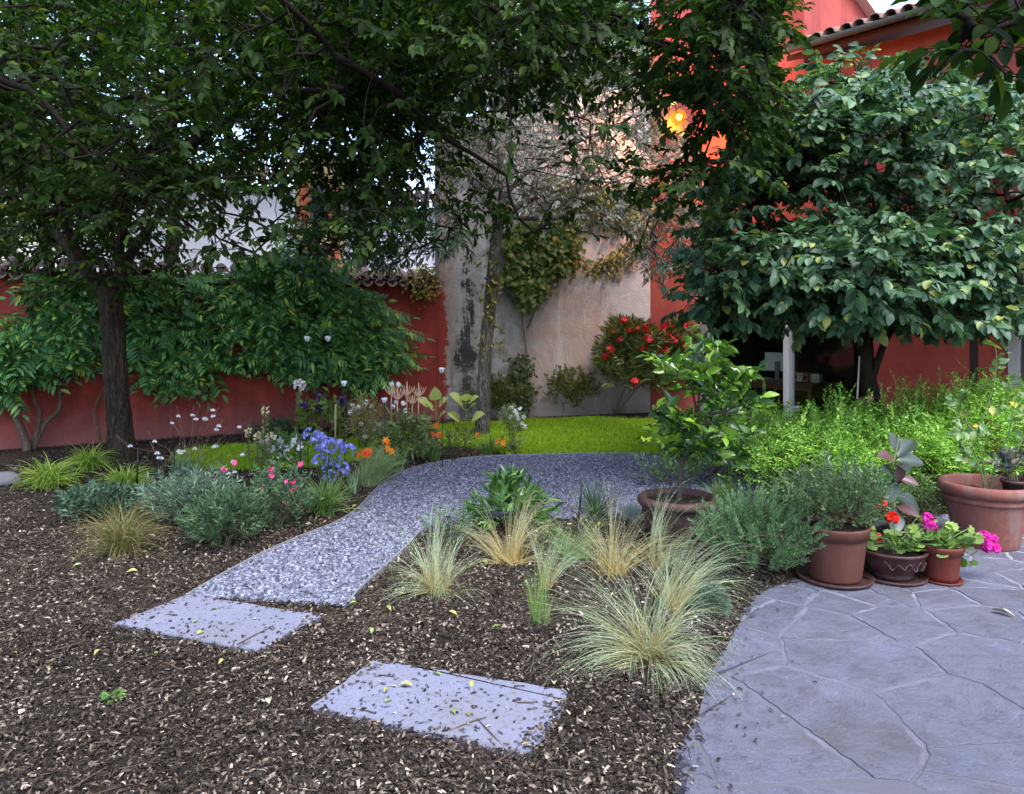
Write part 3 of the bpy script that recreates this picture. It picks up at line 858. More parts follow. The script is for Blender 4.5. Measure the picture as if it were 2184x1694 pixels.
# window
ALU = plain('grey_aluminium', (.42, .43, .46), .4, .5, .4)
ALU_W = plain('pale_aluminium', (.66, .67, .70), .4, .5, .2)
wt = (TW0 + TW1) / 2
wroot = bpy.data.objects.new('window', None); COL.objects.link(wroot); wroot.parent = hroot
m = M()
def fbox(t, off, z, st, so, sz, mat=0): 
    p = fac(t, off); m.box((p[0], p[1], z), (st, so, sz), mat, RF)
fbox(TW0 + .07, -.06, 1.17, .14, .12, 2.34); fbox(TW1 - .04, -.06, 1.17, .08, .12, 2.34)
fbox(wt, -.06, 2.29, TW1 - TW0 - .22, .11, .1); fbox(wt, -.06, .04, TW1 - TW0 - .22, .11, .08)
part(m, 'frame', ALU, wroot, False)
m = M(); fbox(1.62, .0, 1.2, .055, .10, 2.32); fbox(1.675, -.05, 1.2, .05, .06, 2.32, 1); part(m, 'mullion', [ALU_W, ALU], wroot, False)
def glass():
    q = N('window_glass'); fr = q.n('Fresnel'); fr.inputs[0].default_value = 1.5
    g = q.n('BsdfGlossy'); g.inputs['Roughness'].default_value = .02; g.inputs[0].default_value = (.9, .9, .9, 1)
    t = q.n('BsdfTransparent'); t.inputs[0].default_value = (.86, .9, .9, 1)
    x = q.n('MixShader'); q.l(q.math('MULTIPLY', fr.outputs[0], .45), x.inputs[0]); q.l(t.outputs[0], x.inputs[1]); q.l(g.outputs[0], x.inputs[2]); q.l(x.outputs[0], q.out.inputs[0]); return q.m
GLASS = glass()
m = M(); fbox(.87, -.075, 1.16, 1.40, .008, 2.14); fbox(2.27, -.085, 1.16, 1.12, .008, 2.14); part(m, 'glass', GLASS, wroot, False)
# door at the right edge of the picture
droot = bpy.data.objects.new('door', None); COL.objects.link(droot); droot.parent = hroot
m = M(); fbox(TDOOR + .05, -.05, 1.12, .1, .14, 2.24); fbox(TDOOR + .95, -.05, 1.12, .1, .14, 2.24); fbox(TDOOR + .5, -.05, 2.2, .79, .13, .09); part(m, 'frame', ALU, droot, False)
m = M(); fbox(TDOOR + .5, -.1, 1.06, .78, .05, 2.1); part(m, 'leaf', plain('dark_door', (.05, .05, .055), .5, .4), droot, False)
# dark room behind the window
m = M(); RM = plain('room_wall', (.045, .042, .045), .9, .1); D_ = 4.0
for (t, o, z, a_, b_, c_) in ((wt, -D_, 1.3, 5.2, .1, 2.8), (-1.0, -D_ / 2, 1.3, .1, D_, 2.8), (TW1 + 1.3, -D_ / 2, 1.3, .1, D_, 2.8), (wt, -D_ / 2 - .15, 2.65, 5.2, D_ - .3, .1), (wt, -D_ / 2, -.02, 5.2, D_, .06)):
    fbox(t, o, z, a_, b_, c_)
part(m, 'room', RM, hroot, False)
# wall lamp of the tall block
LP = fac(0, 0); LPOS = at(1448, 250, 11.95)
lr = thing('wall_lamp', 'orange lamp in an added glowing globe high on the red house behind the leaves', 'lamp', LPOS)
m = M(); m.lathe([(.001, -.05), (.03, -.042), (.047, -.014), (.047, .014), (.03, .042), (.001, .05)], LPOS, 20)
q = N('bulb_glow'); q.base((.8, .4, .1)); q.b.inputs['Emission Color'].default_value = (1, .30, .03, 1); q.b.inputs['Emission Strength'].default_value = 5; part(m, 'bulb', q.m, lr)
q = N('amber_halo'); t = q.n('BsdfTransparent'); e = q.n('Emission'); e.inputs[0].default_value = (1, .20, .008, 1); e.inputs[1].default_value = .12
ad_ = q.n('AddShader'); t.inputs[0].default_value = (1, .82, .5, 1); q.l(t.outputs[0], ad_.inputs[0]); q.l(e.outputs[0], ad_.inputs[1]); q.l(ad_.outputs[0], q.out.inputs[0])
m = M(); a = np.linspace(-pi / 2, pi / 2, 15); m.lathe([(max(.001, .115 * cos(x)), .115 * sin(x)) for x in a], LPOS, 28); part(m, 'globe', q.m, lr)  # added shell, its faint emission imitates the warm halo round the bulb
DARKM = plain('black_metal', (.015, .015, .016), .45, .5, .6)
m = M(); a = np.arange(24) / 24 * 2 * pi
m.add([LPOS + np.array((.2 * cos(x), .2 + k * .012, .2 * sin(x))) for k in (0, 1) for x in a], [np.arange(24), (np.arange(24) + 24)[::-1], np.stack([np.arange(24), np.arange(24) + 24, (np.arange(24) + 1) % 24 + 24, (np.arange(24) + 1) % 24], -1)])
part(m, 'light_shield', DARKM, lr, False)  # disc added behind the bulb to keep its light off the wall
m = M(); m.tube([LPOS + np.array((.0, .212, 0)), LPOS + np.array((.02, .5, .03)), LPOS + np.array((.06, .98, .03))], .02, 8); m.box(LPOS + np.array((.065, .99, .03)), (.12, .03, .22)); part(m, 'bracket', DARKM, lr)
ll = bpy.data.lights.new('lamp_light', 'POINT'); ll.energy = 65; ll.color = (1, .38, .08); ll.shadow_soft_size = .09
lo = bpy.data.objects.new('lamp_light', ll); COL.objects.link(lo); lo.parent = lr; lo.location = (-.02, -.16, -.02)

# ---- desk and things in the room
def rpt(x, y, off):
    k = (x - CXP) / FPX; A = WD - fn * off * -1 if False else WD + bk * off
    t = (k * A[1] - A[0]) / (fd[0] - k * fd[1]); p = A + fd * t
    return np.array((p[0], p[1], CAM_H - (y - HZN) / FPX * p[1]))
WOODD = plain('brown_desk_wood', (.16, .065, .03), .5, .4, 0, .4, 9)
zd = .62; offd = 1.1
pl, pr = rpt(1585, 810, offd), rpt(1757, 810, offd); ctr = (pl + pr) / 2; LD = np.linalg.norm((pr - pl)[:2])
zd = float((pl[2] + pr[2]) / 2)
rz = math.atan2(fd[1], fd[0])
dk = thing('desk', 'brown wooden desk standing behind the big window', 'desk', (ctr[0], ctr[1], 0))
def dbox(mm, du_, dv, z, a_, b_, c_, mat=0):
    p = ctr[:2] + fd * du_ + bk * dv; mm.box((p[0], p[1], z), (a_, b_, c_), mat, RF)
m = M(); dbox(m, 0, 0, zd - .02, LD, .72, .035); part(m, 'top', WOODD, dk, False)
m = M(); dbox(m, 0, -.31, zd - .085, LD - .1, .03, .09); dbox(m, 0, .31, zd - .085, LD - .1, .03, .09); part(m, 'apron', WOODD, dk, False)
for sx_ in (-1, 1):
    for sy_ in (-1, 1):
        m = M(); dbox(m, sx_ * (LD / 2 - .06), sy_ * .3, (zd - .04) / 2 + .005, .06, .055, zd - .05); part(m, 'leg', WOODD, dk, False)
def onDesk(x, dv=0.0): 
    p = rpt(x, 800, offd + dv); return p[:2]
def ob(mm, c, z, a_, b_, c_, mat=0): mm.box((c[0], c[1], z), (a_, b_, c_), mat, RF)
SILV = plain('silver_plastic', (.8, .8, .82), .4, .5, .1); DGREY = plain('dark_plastic', (.03, .03, .035), .5, .4)
c = onDesk(1662, -.05); mo = thing('monitor', 'silver back of a computer monitor on the desk', 'monitor', (c[0], c[1], zd))
m = M(); ob(m, c, zd + .30, .52, .035, .30); ob(m, c + bk * -.022, zd + .30, .2, .02, .16); part(m, 'screen_case', SILV, mo, False)
m = M(); ob(m, c + fn * .06, zd + .16, .07, .03, .3); ob(m, c + fn * .04, zd + .007, .22, .17, .012); part(m, 'stand', plain('grey_metal', (.22, .22, .24), .4, .5, .5), mo, False)
m = M(); ob(m, c, zd + .135, .52, .036, .025); part(m, 'lower_bezel', DGREY, mo, False)
c = onDesk(1711, -.1); ra = thing('radio', 'small wooden radio with two round speakers beside the monitor', 'radio', (c[0], c[1], zd))
m = M(); ob(m, c, zd + .075, .26, .14, .145); part(m, 'case', plain('radio_wood', (.36, .17, .07), .45, .4, 0, .3, 14), ra, False)
m = M(); ob(m, c + fn * .072, zd + .075, .085, .008, .13); part(m, 'front_panel', plain('cream_panel', (.6, .58, .52), .5), ra, False)
for sx_ in (-1, 1):
    m = M(); p = c + fd * (.09 * sx_) + fn * .075
    a = np.arange(16) / 16 * 2 * pi
    m.tube([(p[0], p[1], zd + .075), (p[0] + fn[0] * .004, p[1] + fn[1] * .004, zd + .075)], .03, 16); part(m, 'speaker_cone', DGREY, ra)
for kk_, (u_, v_) in enumerate(((-.016, .1), (.016, .1), (0, .05))):
    m = M(); p = c + fd * u_ + fn * .078; m.tube([(p[0], p[1], zd + v_), (p[0] + fn[0] * .01, p[1] + fn[1] * .01, zd + v_)], .009, 8); part(m, 'knob', DGREY, ra)

c = onDesk(1742, -.05); m = M(); PAPER = plain('paper', (.62, .60, .54), .8, .2); 
bs = [('pale top book of the stack beside the radio', .135, (.60, .58, .52)), ('cream middle book of the stack beside the radio', .092, (.55, .52, .43)), ('light bottom book of the stack beside the radio', .045, (.5, .46, .36))]
for lb, zz_, cl in bs:
    m = M(); cc_ = c + fd * rng.normal() * .008; ob(m, cc_, zd + zz_ - .022, .15, .11, .036); ob(m, cc_, zd + zz_ - .041, .156, .115, .005, 1); ob(m, cc_, zd + zz_ - .0015, .156, .115, .005, 1)
    tag(m.build('book', [plain('book_pages', cl, .8), plain('book_cover', tuple(np.array(cl) * .7), .6)], None, False, loc=(cc_[0], cc_[1], zd)), lb, 'book', 'books on the desk')
c = onDesk(1622, -.15); m = M(); ob(m, c, zd + .012, .26, .19, .022); ob(m, c + fd * .01, zd + .027, .25, .18, .007); tag(m.build('paper_stack', PAPER, None, False, loc=(c[0], c[1], zd)), 'flat white papers on the desk left of the monitor', 'papers')
c = onDesk(1607, 0); m = M(); m.lathe([(.001, 0), (.035, 0), (.04, .05), (.028, .09), (.015, .12), (.015, .17), (.001, .172)], (c[0], c[1], zd), 18); tag(m.build('bottle', plain('pale_bottle', (.5, .52, .52), .3, .5), None, True, loc=(c[0], c[1], zd)), 'small pale bottle standing behind the papers on the desk', 'bottle')
c = onDesk(1690, -.2); m = M(); m.lathe([(.001, .02), (.02, .018), (.033, .008), (.034, 0)], (c[0], c[1], zd), 16); tag(m.build('computer_mouse', SILV, None, True, loc=(c[0], c[1], zd)), 'small white mouse on the desk beside the monitor stand', 'mouse')
c0 = rpt(1672, 800, offd - .36); c1 = rpt(1625, 868, offd - .4); m = M()
m.tube(smooth([c0 + np.array((0, 0, .02)), c0 + np.array((-.03, -.03, -.06)), (c0 * .6 + c1 * .4) + np.array((-.0, 0, -.04)), c1 * .8 + c0 * .2, np.array((c1[0] - .05, c1[1], .02))], 6), .007, 6)
tag(m.build('power_cable', plain('grey_cable', (.2, .2, .2), .5), None), 'thin grey cable hanging down from the desk', 'cable')

# ---- houses beyond the garden wall
PALE = stucco('pale_house_render', (.80, .78, .82), (.76, .74, .78), (.70, .68, .72), .4)
YELL = stucco('yellow_render', (.66, .50, .25), (.70, .55, .30), (.60, .45, .22), .4)
hb = thing('pale_house', 'pale lavender white house beyond the garden wall', 'house', (-4.5, 17, 0))
m = M(); m.prism([(-13, 14.5), (-4.95, 17.4), (-5.7, 22), (-15, 20)], 0, 4.6); m.prism([(-3.9, 17.7), (-.6, 18.2), (-1.2, 23), (-5, 22)], 0, 4.2); part(m, 'wall', PALE, hb, False)
for A_, B_, z_ in ((np.array((-13.2, 14.1)), np.array((-4.9, 17.1)), 4.62), (np.array((-3.9, 17.4)), np.array((-.5, 17.9)), 4.22)):
    m = M(); tiles(m, A_, B_, z_, 2, .24, .1, .3, 0, .6, 4); part(m, 'roof', TILE, hb)
hy = thing('yellow_house', 'warm yellow house front with orange shutters beyond the garden wall', 'house', (-4.4, 17.6, 0))
m = M(); m.prism([(-4.93, 17.42), (-3.92, 17.68), (-4.4, 22), (-5.5, 22)], 0, 5.4); part(m, 'wall', YELL, hy, False)
SHUT = plain('orange_shutter', (.50, .13, .05), .6, .3, 0, .15, 10)
for zz_ in (2.9, 4.3):
    wr = bpy.data.objects.new('window', None); COL.objects.link(wr); wr.parent = hy
    m = M(); m.box((-4.43, 17.52, zz_), (.5, .06, .8), 0, [[.968, -.25, 0], [.25, .968, 0], [0, 0, 1]]); part(m, 'pane', plain('dark_pane', (.03, .035, .04), .15, .5), wr, False)
    for sx_ in (-1, 1):
        m = M(); m.box((-4.43 + .33 * sx_ * .968, 17.5 + .33 * sx_ * .25, zz_), (.24, .06, .86), 0, [[.968, -.25, 0], [.25, .968, 0], [0, 0, 1]])
        part(m, 'shutter', SHUT, wr, False)
# ================================================================ TREES
BARK_D = bark('furrowed_bark', (.016, .012, .010), (.095, .072, .056))
BARK_G = bark('grey_bark', (.026, .023, .022), (.24, .225, .215), 11)
BARK_K = bark('dark_bark', (.02, .016, .014), (.06, .048, .04))
BARK_B = plain('dark_branch', (.014, .011, .009), .9, .1, 0, .4, 20)
LEAF_A = leafmat('elm_leaf', [(0, (.007, .018, .003)), (.45, (.014, .033, .005)), (.8, (.025, .052, .007)), (1, (.075, .10, .012))], .6, .42, .14)
LEAF_C = leafmat('hornbeam_leaf', [(0, (.007, .019, .004)), (.5, (.014, .035, .006)), (.85, (.026, .057, .009)), (1, (.06, .095, .013))], .6, .44, .14)

def tree(name, label, cat, base, trunk, limbs, targets, leafm, barkm, r0, per=8, ln=.08, T=LEAF, twig=.28, droop=.3, spread=1.0, branch_r=.0045, upmix=1.0, jit=.35, group=None, branch_mat=None, flat=.55, rtop=None, limb_r=.06, alpha=.12, trunk_rough=.075):
    r = thing(name, label, cat, base, 0, group)
    m = M()
    tp = smooth(trunk, 5)
    k = np.linspace(0, 1, len(tp)); rt = r0 if rtop is None else rtop
    rad = r0 + (rt - r0) * k + r0 * .35 * np.exp(-k * 9)
    m.trunk(tp, rad, 56, 110, trunk_rough)
    LP_ = []
    for L in limbs:
        lp = smooth(L, 6); LP_.append(lp)
        m.tube(lp, np.linspace(limb_r if np.isscalar(limb_r) else limb_r, .012, len(lp)), 9, 0)
    part(m, 'trunk', barkm, r)
    a, b, c, d = grow(LP_ if LP_ else [tp[-6:]], targets, .3, alpha)
    m = M(); rr = branch_r * np.maximum(c, 1) ** .42
    thick = rr > branch_r * 2.2
    m.segs(a[thick], b[thick], rr[thick], rr[thick] * .92, 6); m.segs(a[~thick], b[~thick], rr[~thick], rr[~thick] * .85, 3)
    n = len(targets)
    dd = nrm(d) + rng.normal(size=(n, 3)) * .35; dd[:, 2] = dd[:, 2] * flat - .12; dd = nrm(dd)
    m.segs(targets, targets + dd * twig, branch_r * .8, branch_r * .4, 3)
    part(m, 'branches', branch_mat or BARK_B, r)
    m = M()
    leaves_on(m, targets, dd, per, ln, T, 0, spread, (0, 0, 1), twig, jit, upmix, droop)
    part(m, 'crown', leafm, r)
    return r

# -- the thick trunk at the left
TA = gnd(262, 985)
trunkA = [gnd(263, 990, -.03), at(258, 940, 8.5), at(250, 850, 8.5), at(244, 760, 8.5), at(241, 690, 8.5), at(236, 640, 8.5), at(238, 605, 8.5)]
limbsA = [[at(232, 660, 8.5), at(205, 610, 8.45), at(165, 545, 8.3), at(140, 470, 8.1), at(90, 330, 7.6), at(40, 150, 7.2), at(0, 0, 7.0)],
          [at(246, 650, 8.5), at(256, 590, 8.55), at(258, 510, 8.6), at(300, 380, 8.4), at(380, 200, 8.0), at(430, 20, 7.6)],
          [at(250, 620, 8.5), at(280, 540, 8.8), at(380, 420, 9.0), at(520, 330, 9.0), at(680, 280, 8.8)],
          [at(200, 600, 8.45), at(120, 500, 8.8), at(20, 420, 9.0), at(-120, 330, 9.0)],
          [at(300, 380, 8.4), at(420, 300, 7.6), at(560, 190, 7.0), at(700, 60, 6.8)]]
polyA = [(-120, -120), (960, -120), (980, 120), (900, 260), (900, 370), (830, 400), (700, 350), (600, 350), (500, 370), (450, 430), (400, 480), (340, 490), (310, 540), (290, 600), (250, 620), (200, 610), (130, 570), (90, 500), (40, 410), (-60, 380), (-120, 360)]
c0 = TA[:2]
tA = clumps(crown_pts(polyA, 215, 6.2, 10.6, lambda W: (np.hypot(W[:, 0] - c0[0], W[:, 1] - c0[1]) < 5.0), 2.1), 16, .34, .13)
tree('elm_tree', 'large tree with thick furrowed trunk and dense dark green crown at the left', 'tree', TA, trunkA, limbsA, tA, LEAF_A, BARK_D, .125, 13, .072, LEAF, .32, rtop=.122, limb_r=.075)

# -- tree whose trunk stands outside the picture, its boughs hanging in from above
TC = np.array((-4.6, 2.6, 0))
trunkC = [TC, TC + (.05, .03, 1.4), TC + (.15, .1, 2.8), TC + (.4, .3, 4.2)]
topC = trunkC[-1]
limbsC = [[topC, topC + (.2, 1.0, .5), at(-60, 110, 5.3), at(80, 205, 5.5), at(200, 340, 5.7), at(330, 425, 6.0), at(430, 500, 6.3)],
          [topC, topC + (1.3, .6, .9), at(380, -200, 4.6), at(590, -10, 5.0), at(660, 55, 5.2), at(715, 120, 5.4), at(740, 200, 5.6)],
          [topC, topC + (1.6, .5, 1.3), at(700, -280, 4.6), at(960, -60, 5.2), at(1060, 25, 5.5), at(1140, 50, 5.7), at(1240, 95, 5.9), at(1330, 75, 6.1), at(1450, 100, 6.3), at(1560, 150, 6.5)],
          [at(715, 120, 5.4), at(850, 200, 5.8), at(930, 280, 6.0), at(1010, 330, 6.2), at(1080, 375, 6.3)],
          [at(1060, 25, 5.5), at(1090, 120, 5.7), at(1086, 250, 5.9)],
          [at(1330, 75, 6.1), at(1480, 130, 6.2), at(1545, 220, 6.3)],
          [at(960, -60, 5.2), at(1240, -120, 5.2), at(1500, -60, 5.3), at(1640, 60, 5.4)]]
polyC = [(420, -160), (1670, -160), (1700, -20), (1690, 90), (1660, 180), (1600, 270), (1545, 300), (1500, 260), (1490, 330), (1530, 375), (1450, 385), (1400, 340), (1330, 360), (1270, 340), (1220, 395), (1150, 435), (1090, 420), (1040, 380), (960, 330), (900, 330), (880, 380), (820, 330), (700, 240), (560, 200), (430, 120)]
tC1 = clumps(crown_pts(polyC, 135, 4.9, 7.6, None, 2.3), 15, .28, .11)
hl = (1235, 330, 60)
polyC2 = [(-100, -100), (400, -100), (480, 300), (460, 500), (380, 510), (200, 440), (60, 330), (-100, 250)]
tC2 = crown_pts(polyC2, 300, 4.9, 6.6, None, 2.2)
tC3 = crown_pts([(470, 390), (560, 370), (720, 380), (900, 440), (860, 520), (760, 540), (640, 520), (520, 560), (440, 560)], 70, 5.2, 7.0, None, 2.0)
tC = np.concatenate([tC1, tC2, tC3])
# open windows in the boughs, where the lamp and the pale wall show through
def hole(P, x, y, rx, ry):
    px = CXP + P[:, 0] / P[:, 1] * FPX; py = HZN - (P[:, 2] - CAM_H) / P[:, 1] * FPX
    return ((px - x) / rx) ** 2 + ((py - y) / ry) ** 2 > 1
for h_ in ((1010, 310, 85, 60), (1450, 262, 52, 45), (1190, 300, 80, 55), (1340, 270, 70, 50), (1500, 310, 55, 40), (980, 210, 50, 35), (1270, 180, 45, 30), (1130, 170, 40, 30)): tC = tC[hole(tC, *h_) | (rng.random(len(tC)) < .06)]
tC = np.concatenate([tC, clumps(crown_pts([(1500, -100), (1680, -100), (1700, 60), (1660, 190), (1600, 270), (1530, 210), (1500, 100)], 34, 5.0, 6.6, None, 2.6), 15, .2, .09)])
tC = tC[CXP + tC[:, 0] / tC[:, 1] * FPX < 1645]
tC = tC[hole(tC, 1180, 310, 290, 130) | (rng.random(len(tC)) < .27)]
tree('hornbeam_tree', 'overhanging tree reaching in from the left with dark hanging boughs across the top', 'tree', TC, trunkC, limbsC, tC, LEAF_C, BARK_B, .17, 12, .076, LEAF, .30, rtop=.11, limb_r=.032, branch_r=.0035)

# -- boughs at the top right corner
TD = np.array((4.3, 1.4, 0))
tD = crown_pts([(1985, -90), (2300, -90), (2300, 150), (2184, 165), (2100, 195), (2050, 130), (1990, 60), (1955, 0)], 60, 3.0, 3.7, None, 2.0)
tree('lime_tree', 'tree at the right edge whose large leaves hang into the top right corner', 'tree', TD, [TD, TD + (0, .05, 1.5), TD + (-.1, .2, 2.6), TD + (-.25, .5, 3.5)],
     [[TD + (-.25, .5, 3.5), TD + (-.9, 1.2, 3.3), at(2184, 40, 3.2), at(2080, 60, 3.3)]], tD, LEAF_C, BARK_D, .12, 6, .105, LEAF_BROAD, .22, rtop=.08, limb_r=.02, branch_r=.004)

# -- slim grey tree in the lawn
TB = gnd(1028, 932)
Yb = TB[1]
trunkB = [gnd(1028, 935, -.03), at(1030, 890, Yb), at(1033, 800, Yb), at(1038, 720, Yb), at(1048, 630, Yb), at(1055, 550, Yb), at(1062, 490, Yb), at(1064, 455, Yb)]
limbsB = [[at(1060, 500, Yb), at(1075, 466, Yb), at(1130, 466, Yb), at(1200, 464, Yb - .1), at(1260, 470, Yb - .2), at(1340, 500, Yb - .3), at(1420, 560, Yb - .3)],
          [at(1064, 460, Yb), at(1068, 400, Yb), at(1060, 300, Yb + .1), at(1050, 150, Yb + .2)],
          [at(1066, 440, Yb), at(1110, 380, Yb + .2), at(1200, 320, Yb + .3), at(1330, 260, Yb + .3)],
          [at(1061, 470, Yb), at(1035, 430, Yb + .1), at(1000, 380, Yb + .2), at(960, 300, Yb + .2)],
          [at(1075, 466, Yb), at(1110, 440, Yb + .3), at(1180, 410, Yb + .6), at(1300, 380, Yb + .6)]]
polyB = [(930, 230), (960, 150), (1130, 60), (1350, 100), (1420, 200), (1470, 330), (1480, 440), (1500, 530), (1460, 570), (1400, 590), (1370, 560), (1330, 480), (1240, 470), (1140, 455), (1090, 400), (1040, 420), (990, 400), (940, 330)]
tB = crown_pts(polyB, 1700, 9.2, 12.2, None, 2.0)
tB = tB[hole(tB, 1448, 250, 40, 36)]
LEAF_G = leafmat('dusty_grey_leaf', [(0, (.10, .11, .09)), (.45, (.19, .19, .17)), (.72, (.12, .16, .08)), (1, (.34, .34, .33))], .7, .2, .2, (1, 1, .8))
tree('ash_tree', 'slim grey trunked tree with sparse twiggy grey crown standing in the lawn', 'tree', TB, trunkB, limbsB, tB, LEAF_G, BARK_G, .088, 16, .085, LEAF_SN, .34, rtop=.075, limb_r=.04, branch_r=.0035, branch_mat=plain('grey_twig', (.06, .056, .054), .9, .1, 0, .3, 20), droop=.5)
# tufts of ivy on that trunk
IVY_Y = leafmat('yellowing_ivy_leaf', [(0, (.05, .08, .015)), (.5, (.13, .13, .022)), (.8, (.27, .20, .03)), (1, (.34, .22, .05))], .55, .3)
IVY_G = leafmat('ivy_leaf', [(0, (.04, .095, .02)), (.6, (.10, .17, .035)), (1, (.22, .23, .04))], .55, .3)
def cluster(m, c, n, sx, sy, sz, ln, T=LEAF_S, mat=0, out=(0, -1, .2), jit=.6):
    P = np.asarray(c) + rng.normal(size=(n, 3)) * np.array((sx, sy, sz))
    D = np.asarray(out)[None] * .3 + rng.normal(size=(n, 3)) * jit; D[:, 2] -= .35
    m.inst(T, P, frames(D, np.array(out)[None] + rng.normal(size=(n, 3)) * jit), ln * (.6 + .8 * rng.random(n)), mat)
m = M()
for x, y, n, s in ((1050, 612, 45, .06), (1043, 680, 26, .05), (1035, 640, 25, .045), (1028, 740, 18, .05), (1065, 700, 10, .05), (1062, 640, 8, .05), (1040, 560, 24, .09), (1063, 735, 12, .04), (1000, 555, 16, .06)):
    cluster(m, at(x, y, Yb - .1), n, s, .05, s * 1.1, .06, LEAF, 0)
o_ = m.build('ivy', IVY_Y, None, loc=at(1045, 650, Yb)); tag(o_, 'yellowing ivy tufts climbing the slim grey trunk', 'ivy')

# -- evergreen with long leaves leaning over the wall
TG = np.array((-3.2, 12.1, 0))
tG = crown_pts([(690, 430), (760, 400), (880, 430), (960, 440), (1010, 470), (1015, 505), (960, 530), (890, 545), (850, 570), (790, 560), (740, 545), (640, 560), (600, 530), (640, 470)], 380, 8.8, 10.6, None, 2.0)
LEAF_BAY = leafmat('bay_leaf', [(0, (.025, .06, .03)), (.6, (.045, .095, .05)), (1, (.085, .14, .075))], .4, .2, .5)
tree('bay_tree', 'evergreen tree with long bluish leaves leaning over the tiled garden wall', 'tree', TG, [TG, TG + (0, 0, 1.5), TG + (.1, -.1, 2.6), TG + (.2, -.3, 3.4)],
     [[TG + (.2, -.3, 3.4), at(800, 400, 11), at(860, 450, 10.4), at(930, 480, 10), at(1000, 490, 9.6)], [TG + (.1, -.2, 3.0), at(740, 470, 10.8), at(690, 520, 10)]], tG, LEAF_BAY, BARK_D, .1, 9, .12, LEAF_NARROW, .22, rtop=.06, limb_r=.03, branch_r=.004, spread=.8)

# -- big leaved tree at the right
YR = 8.1
TR = np.array(((1868 - CXP) / FPX * YR, YR, 0))
trunkR = [TR, at(1862, 880, YR), at(1852, 800, YR), at(1846, 740, YR), at(1840, 680, YR)]
limbsR = [[at(1852, 830, YR), at(1872, 770, YR - .1), at(1893, 720, YR - .2), at(1960, 620, YR - .3), at(2060, 520, YR - .5), at(2150, 430, YR - .6)],
          [at(1842, 700, YR), at(1820, 600, YR), at(1800, 450, YR + .1), at(1790, 300, YR + .2), at(1790, 180, YR + .2)],
          [at(1840, 690, YR), at(1760, 600, YR - .3), at(1660, 560, YR - .5), at(1560, 580, YR - .4)],
          [at(1845, 720, YR), at(1900, 550, YR + .4), at(1920, 350, YR + .5), at(1930, 200, YR + .5)],
          [at(1842, 700, YR), at(1800, 640, YR - .7), at(1760, 640, YR - 1.1)],
          [at(1790, 640, YR - .1), at(1650, 480, YR + .4), at(1530, 440, YR + .9), at(1460, 560, YR + 1.1)]]
polyR1 = [(1470, 560), (1490, 470), (1540, 390), (1600, 330), (1680, 260), (1740, 170), (1800, 120), (1900, 160), (2000, 120), (2100, 160), (2240, 200), (2280, 480), (2260, 660), (2184, 690), (2050, 670), (1990, 690), (1900, 695), (1780, 680), (1700, 690), (1640, 650), (1560, 630), (1500, 640), (1430, 655), (1425, 610)]
tR = np.concatenate([crown_pts(polyR1, 300, 6.6, 9.4, None, 1.35), clumps(crown_pts(polyR1, 80, 6.6, 9.2, None, 1.5), 13, .27, .06), clumps(crown_pts([(1540, 410), (1600, 320), (1680, 240), (1740, 170), (1900, 130), (1900, 250), (1760, 330), (1700, 420)], 22, 6.8, 8.6, None, 1.5), 13, .27, .06), crown_pts([(1640, 320), (1700, 200), (1760, 130), (1860, 110), (2000, 130), (2184, 190), (2240, 420), (1900, 440)], 260, 7.0, 9.2, None, 1.35), crown_pts([(1480, 620), (1540, 480), (1700, 440), (1900, 470), (2080, 520), (2184, 500), (2260, 620), (2150, 685), (1990, 680), (1880, 690), (1700, 680), (1600, 640)], 200, 6.4, 8.6, None, 1.35), clumps(crown_pts([(1480, 600), (1540, 480), (1700, 440), (1900, 470), (2080, 520), (2184, 500), (2240, 600), (2150, 660), (1990, 660), (1880, 665), (1700, 660), (1600, 620)], 72, 6.3, 8.4, None, 1.5), 10, .25, .055)])
tR = tR[hole(tR, 1448, 250, 60, 50)]
pxR = CXP + tR[:, 0] / tR[:, 1] * FPX; tR = tR[(pxR > 1455) & (HZN - (tR[:, 2] - CAM_H) / tR[:, 1] * FPX < 690)]
LEAF_R = leafmat('persimmon_leaf', [(0, (.026, .066, .036)), (.5, (.05, .115, .06)), (.85, (.08, .165, .08)), (.95, (.12, .20, .07)), (1, (.26, .28, .06))], .5, .3, .4)
tree('persimmon_tree', 'broad tree with large glossy blue green leaves in front of the house window', 'tree', TR, trunkR, limbsR, tR, LEAF_R, BARK_K, .085, 12, .094, LEAF_BROAD, .24, rtop=.075, limb_r=.045, branch_r=.005, droop=.35, spread=1.15, upmix=1.6, jit=.3)

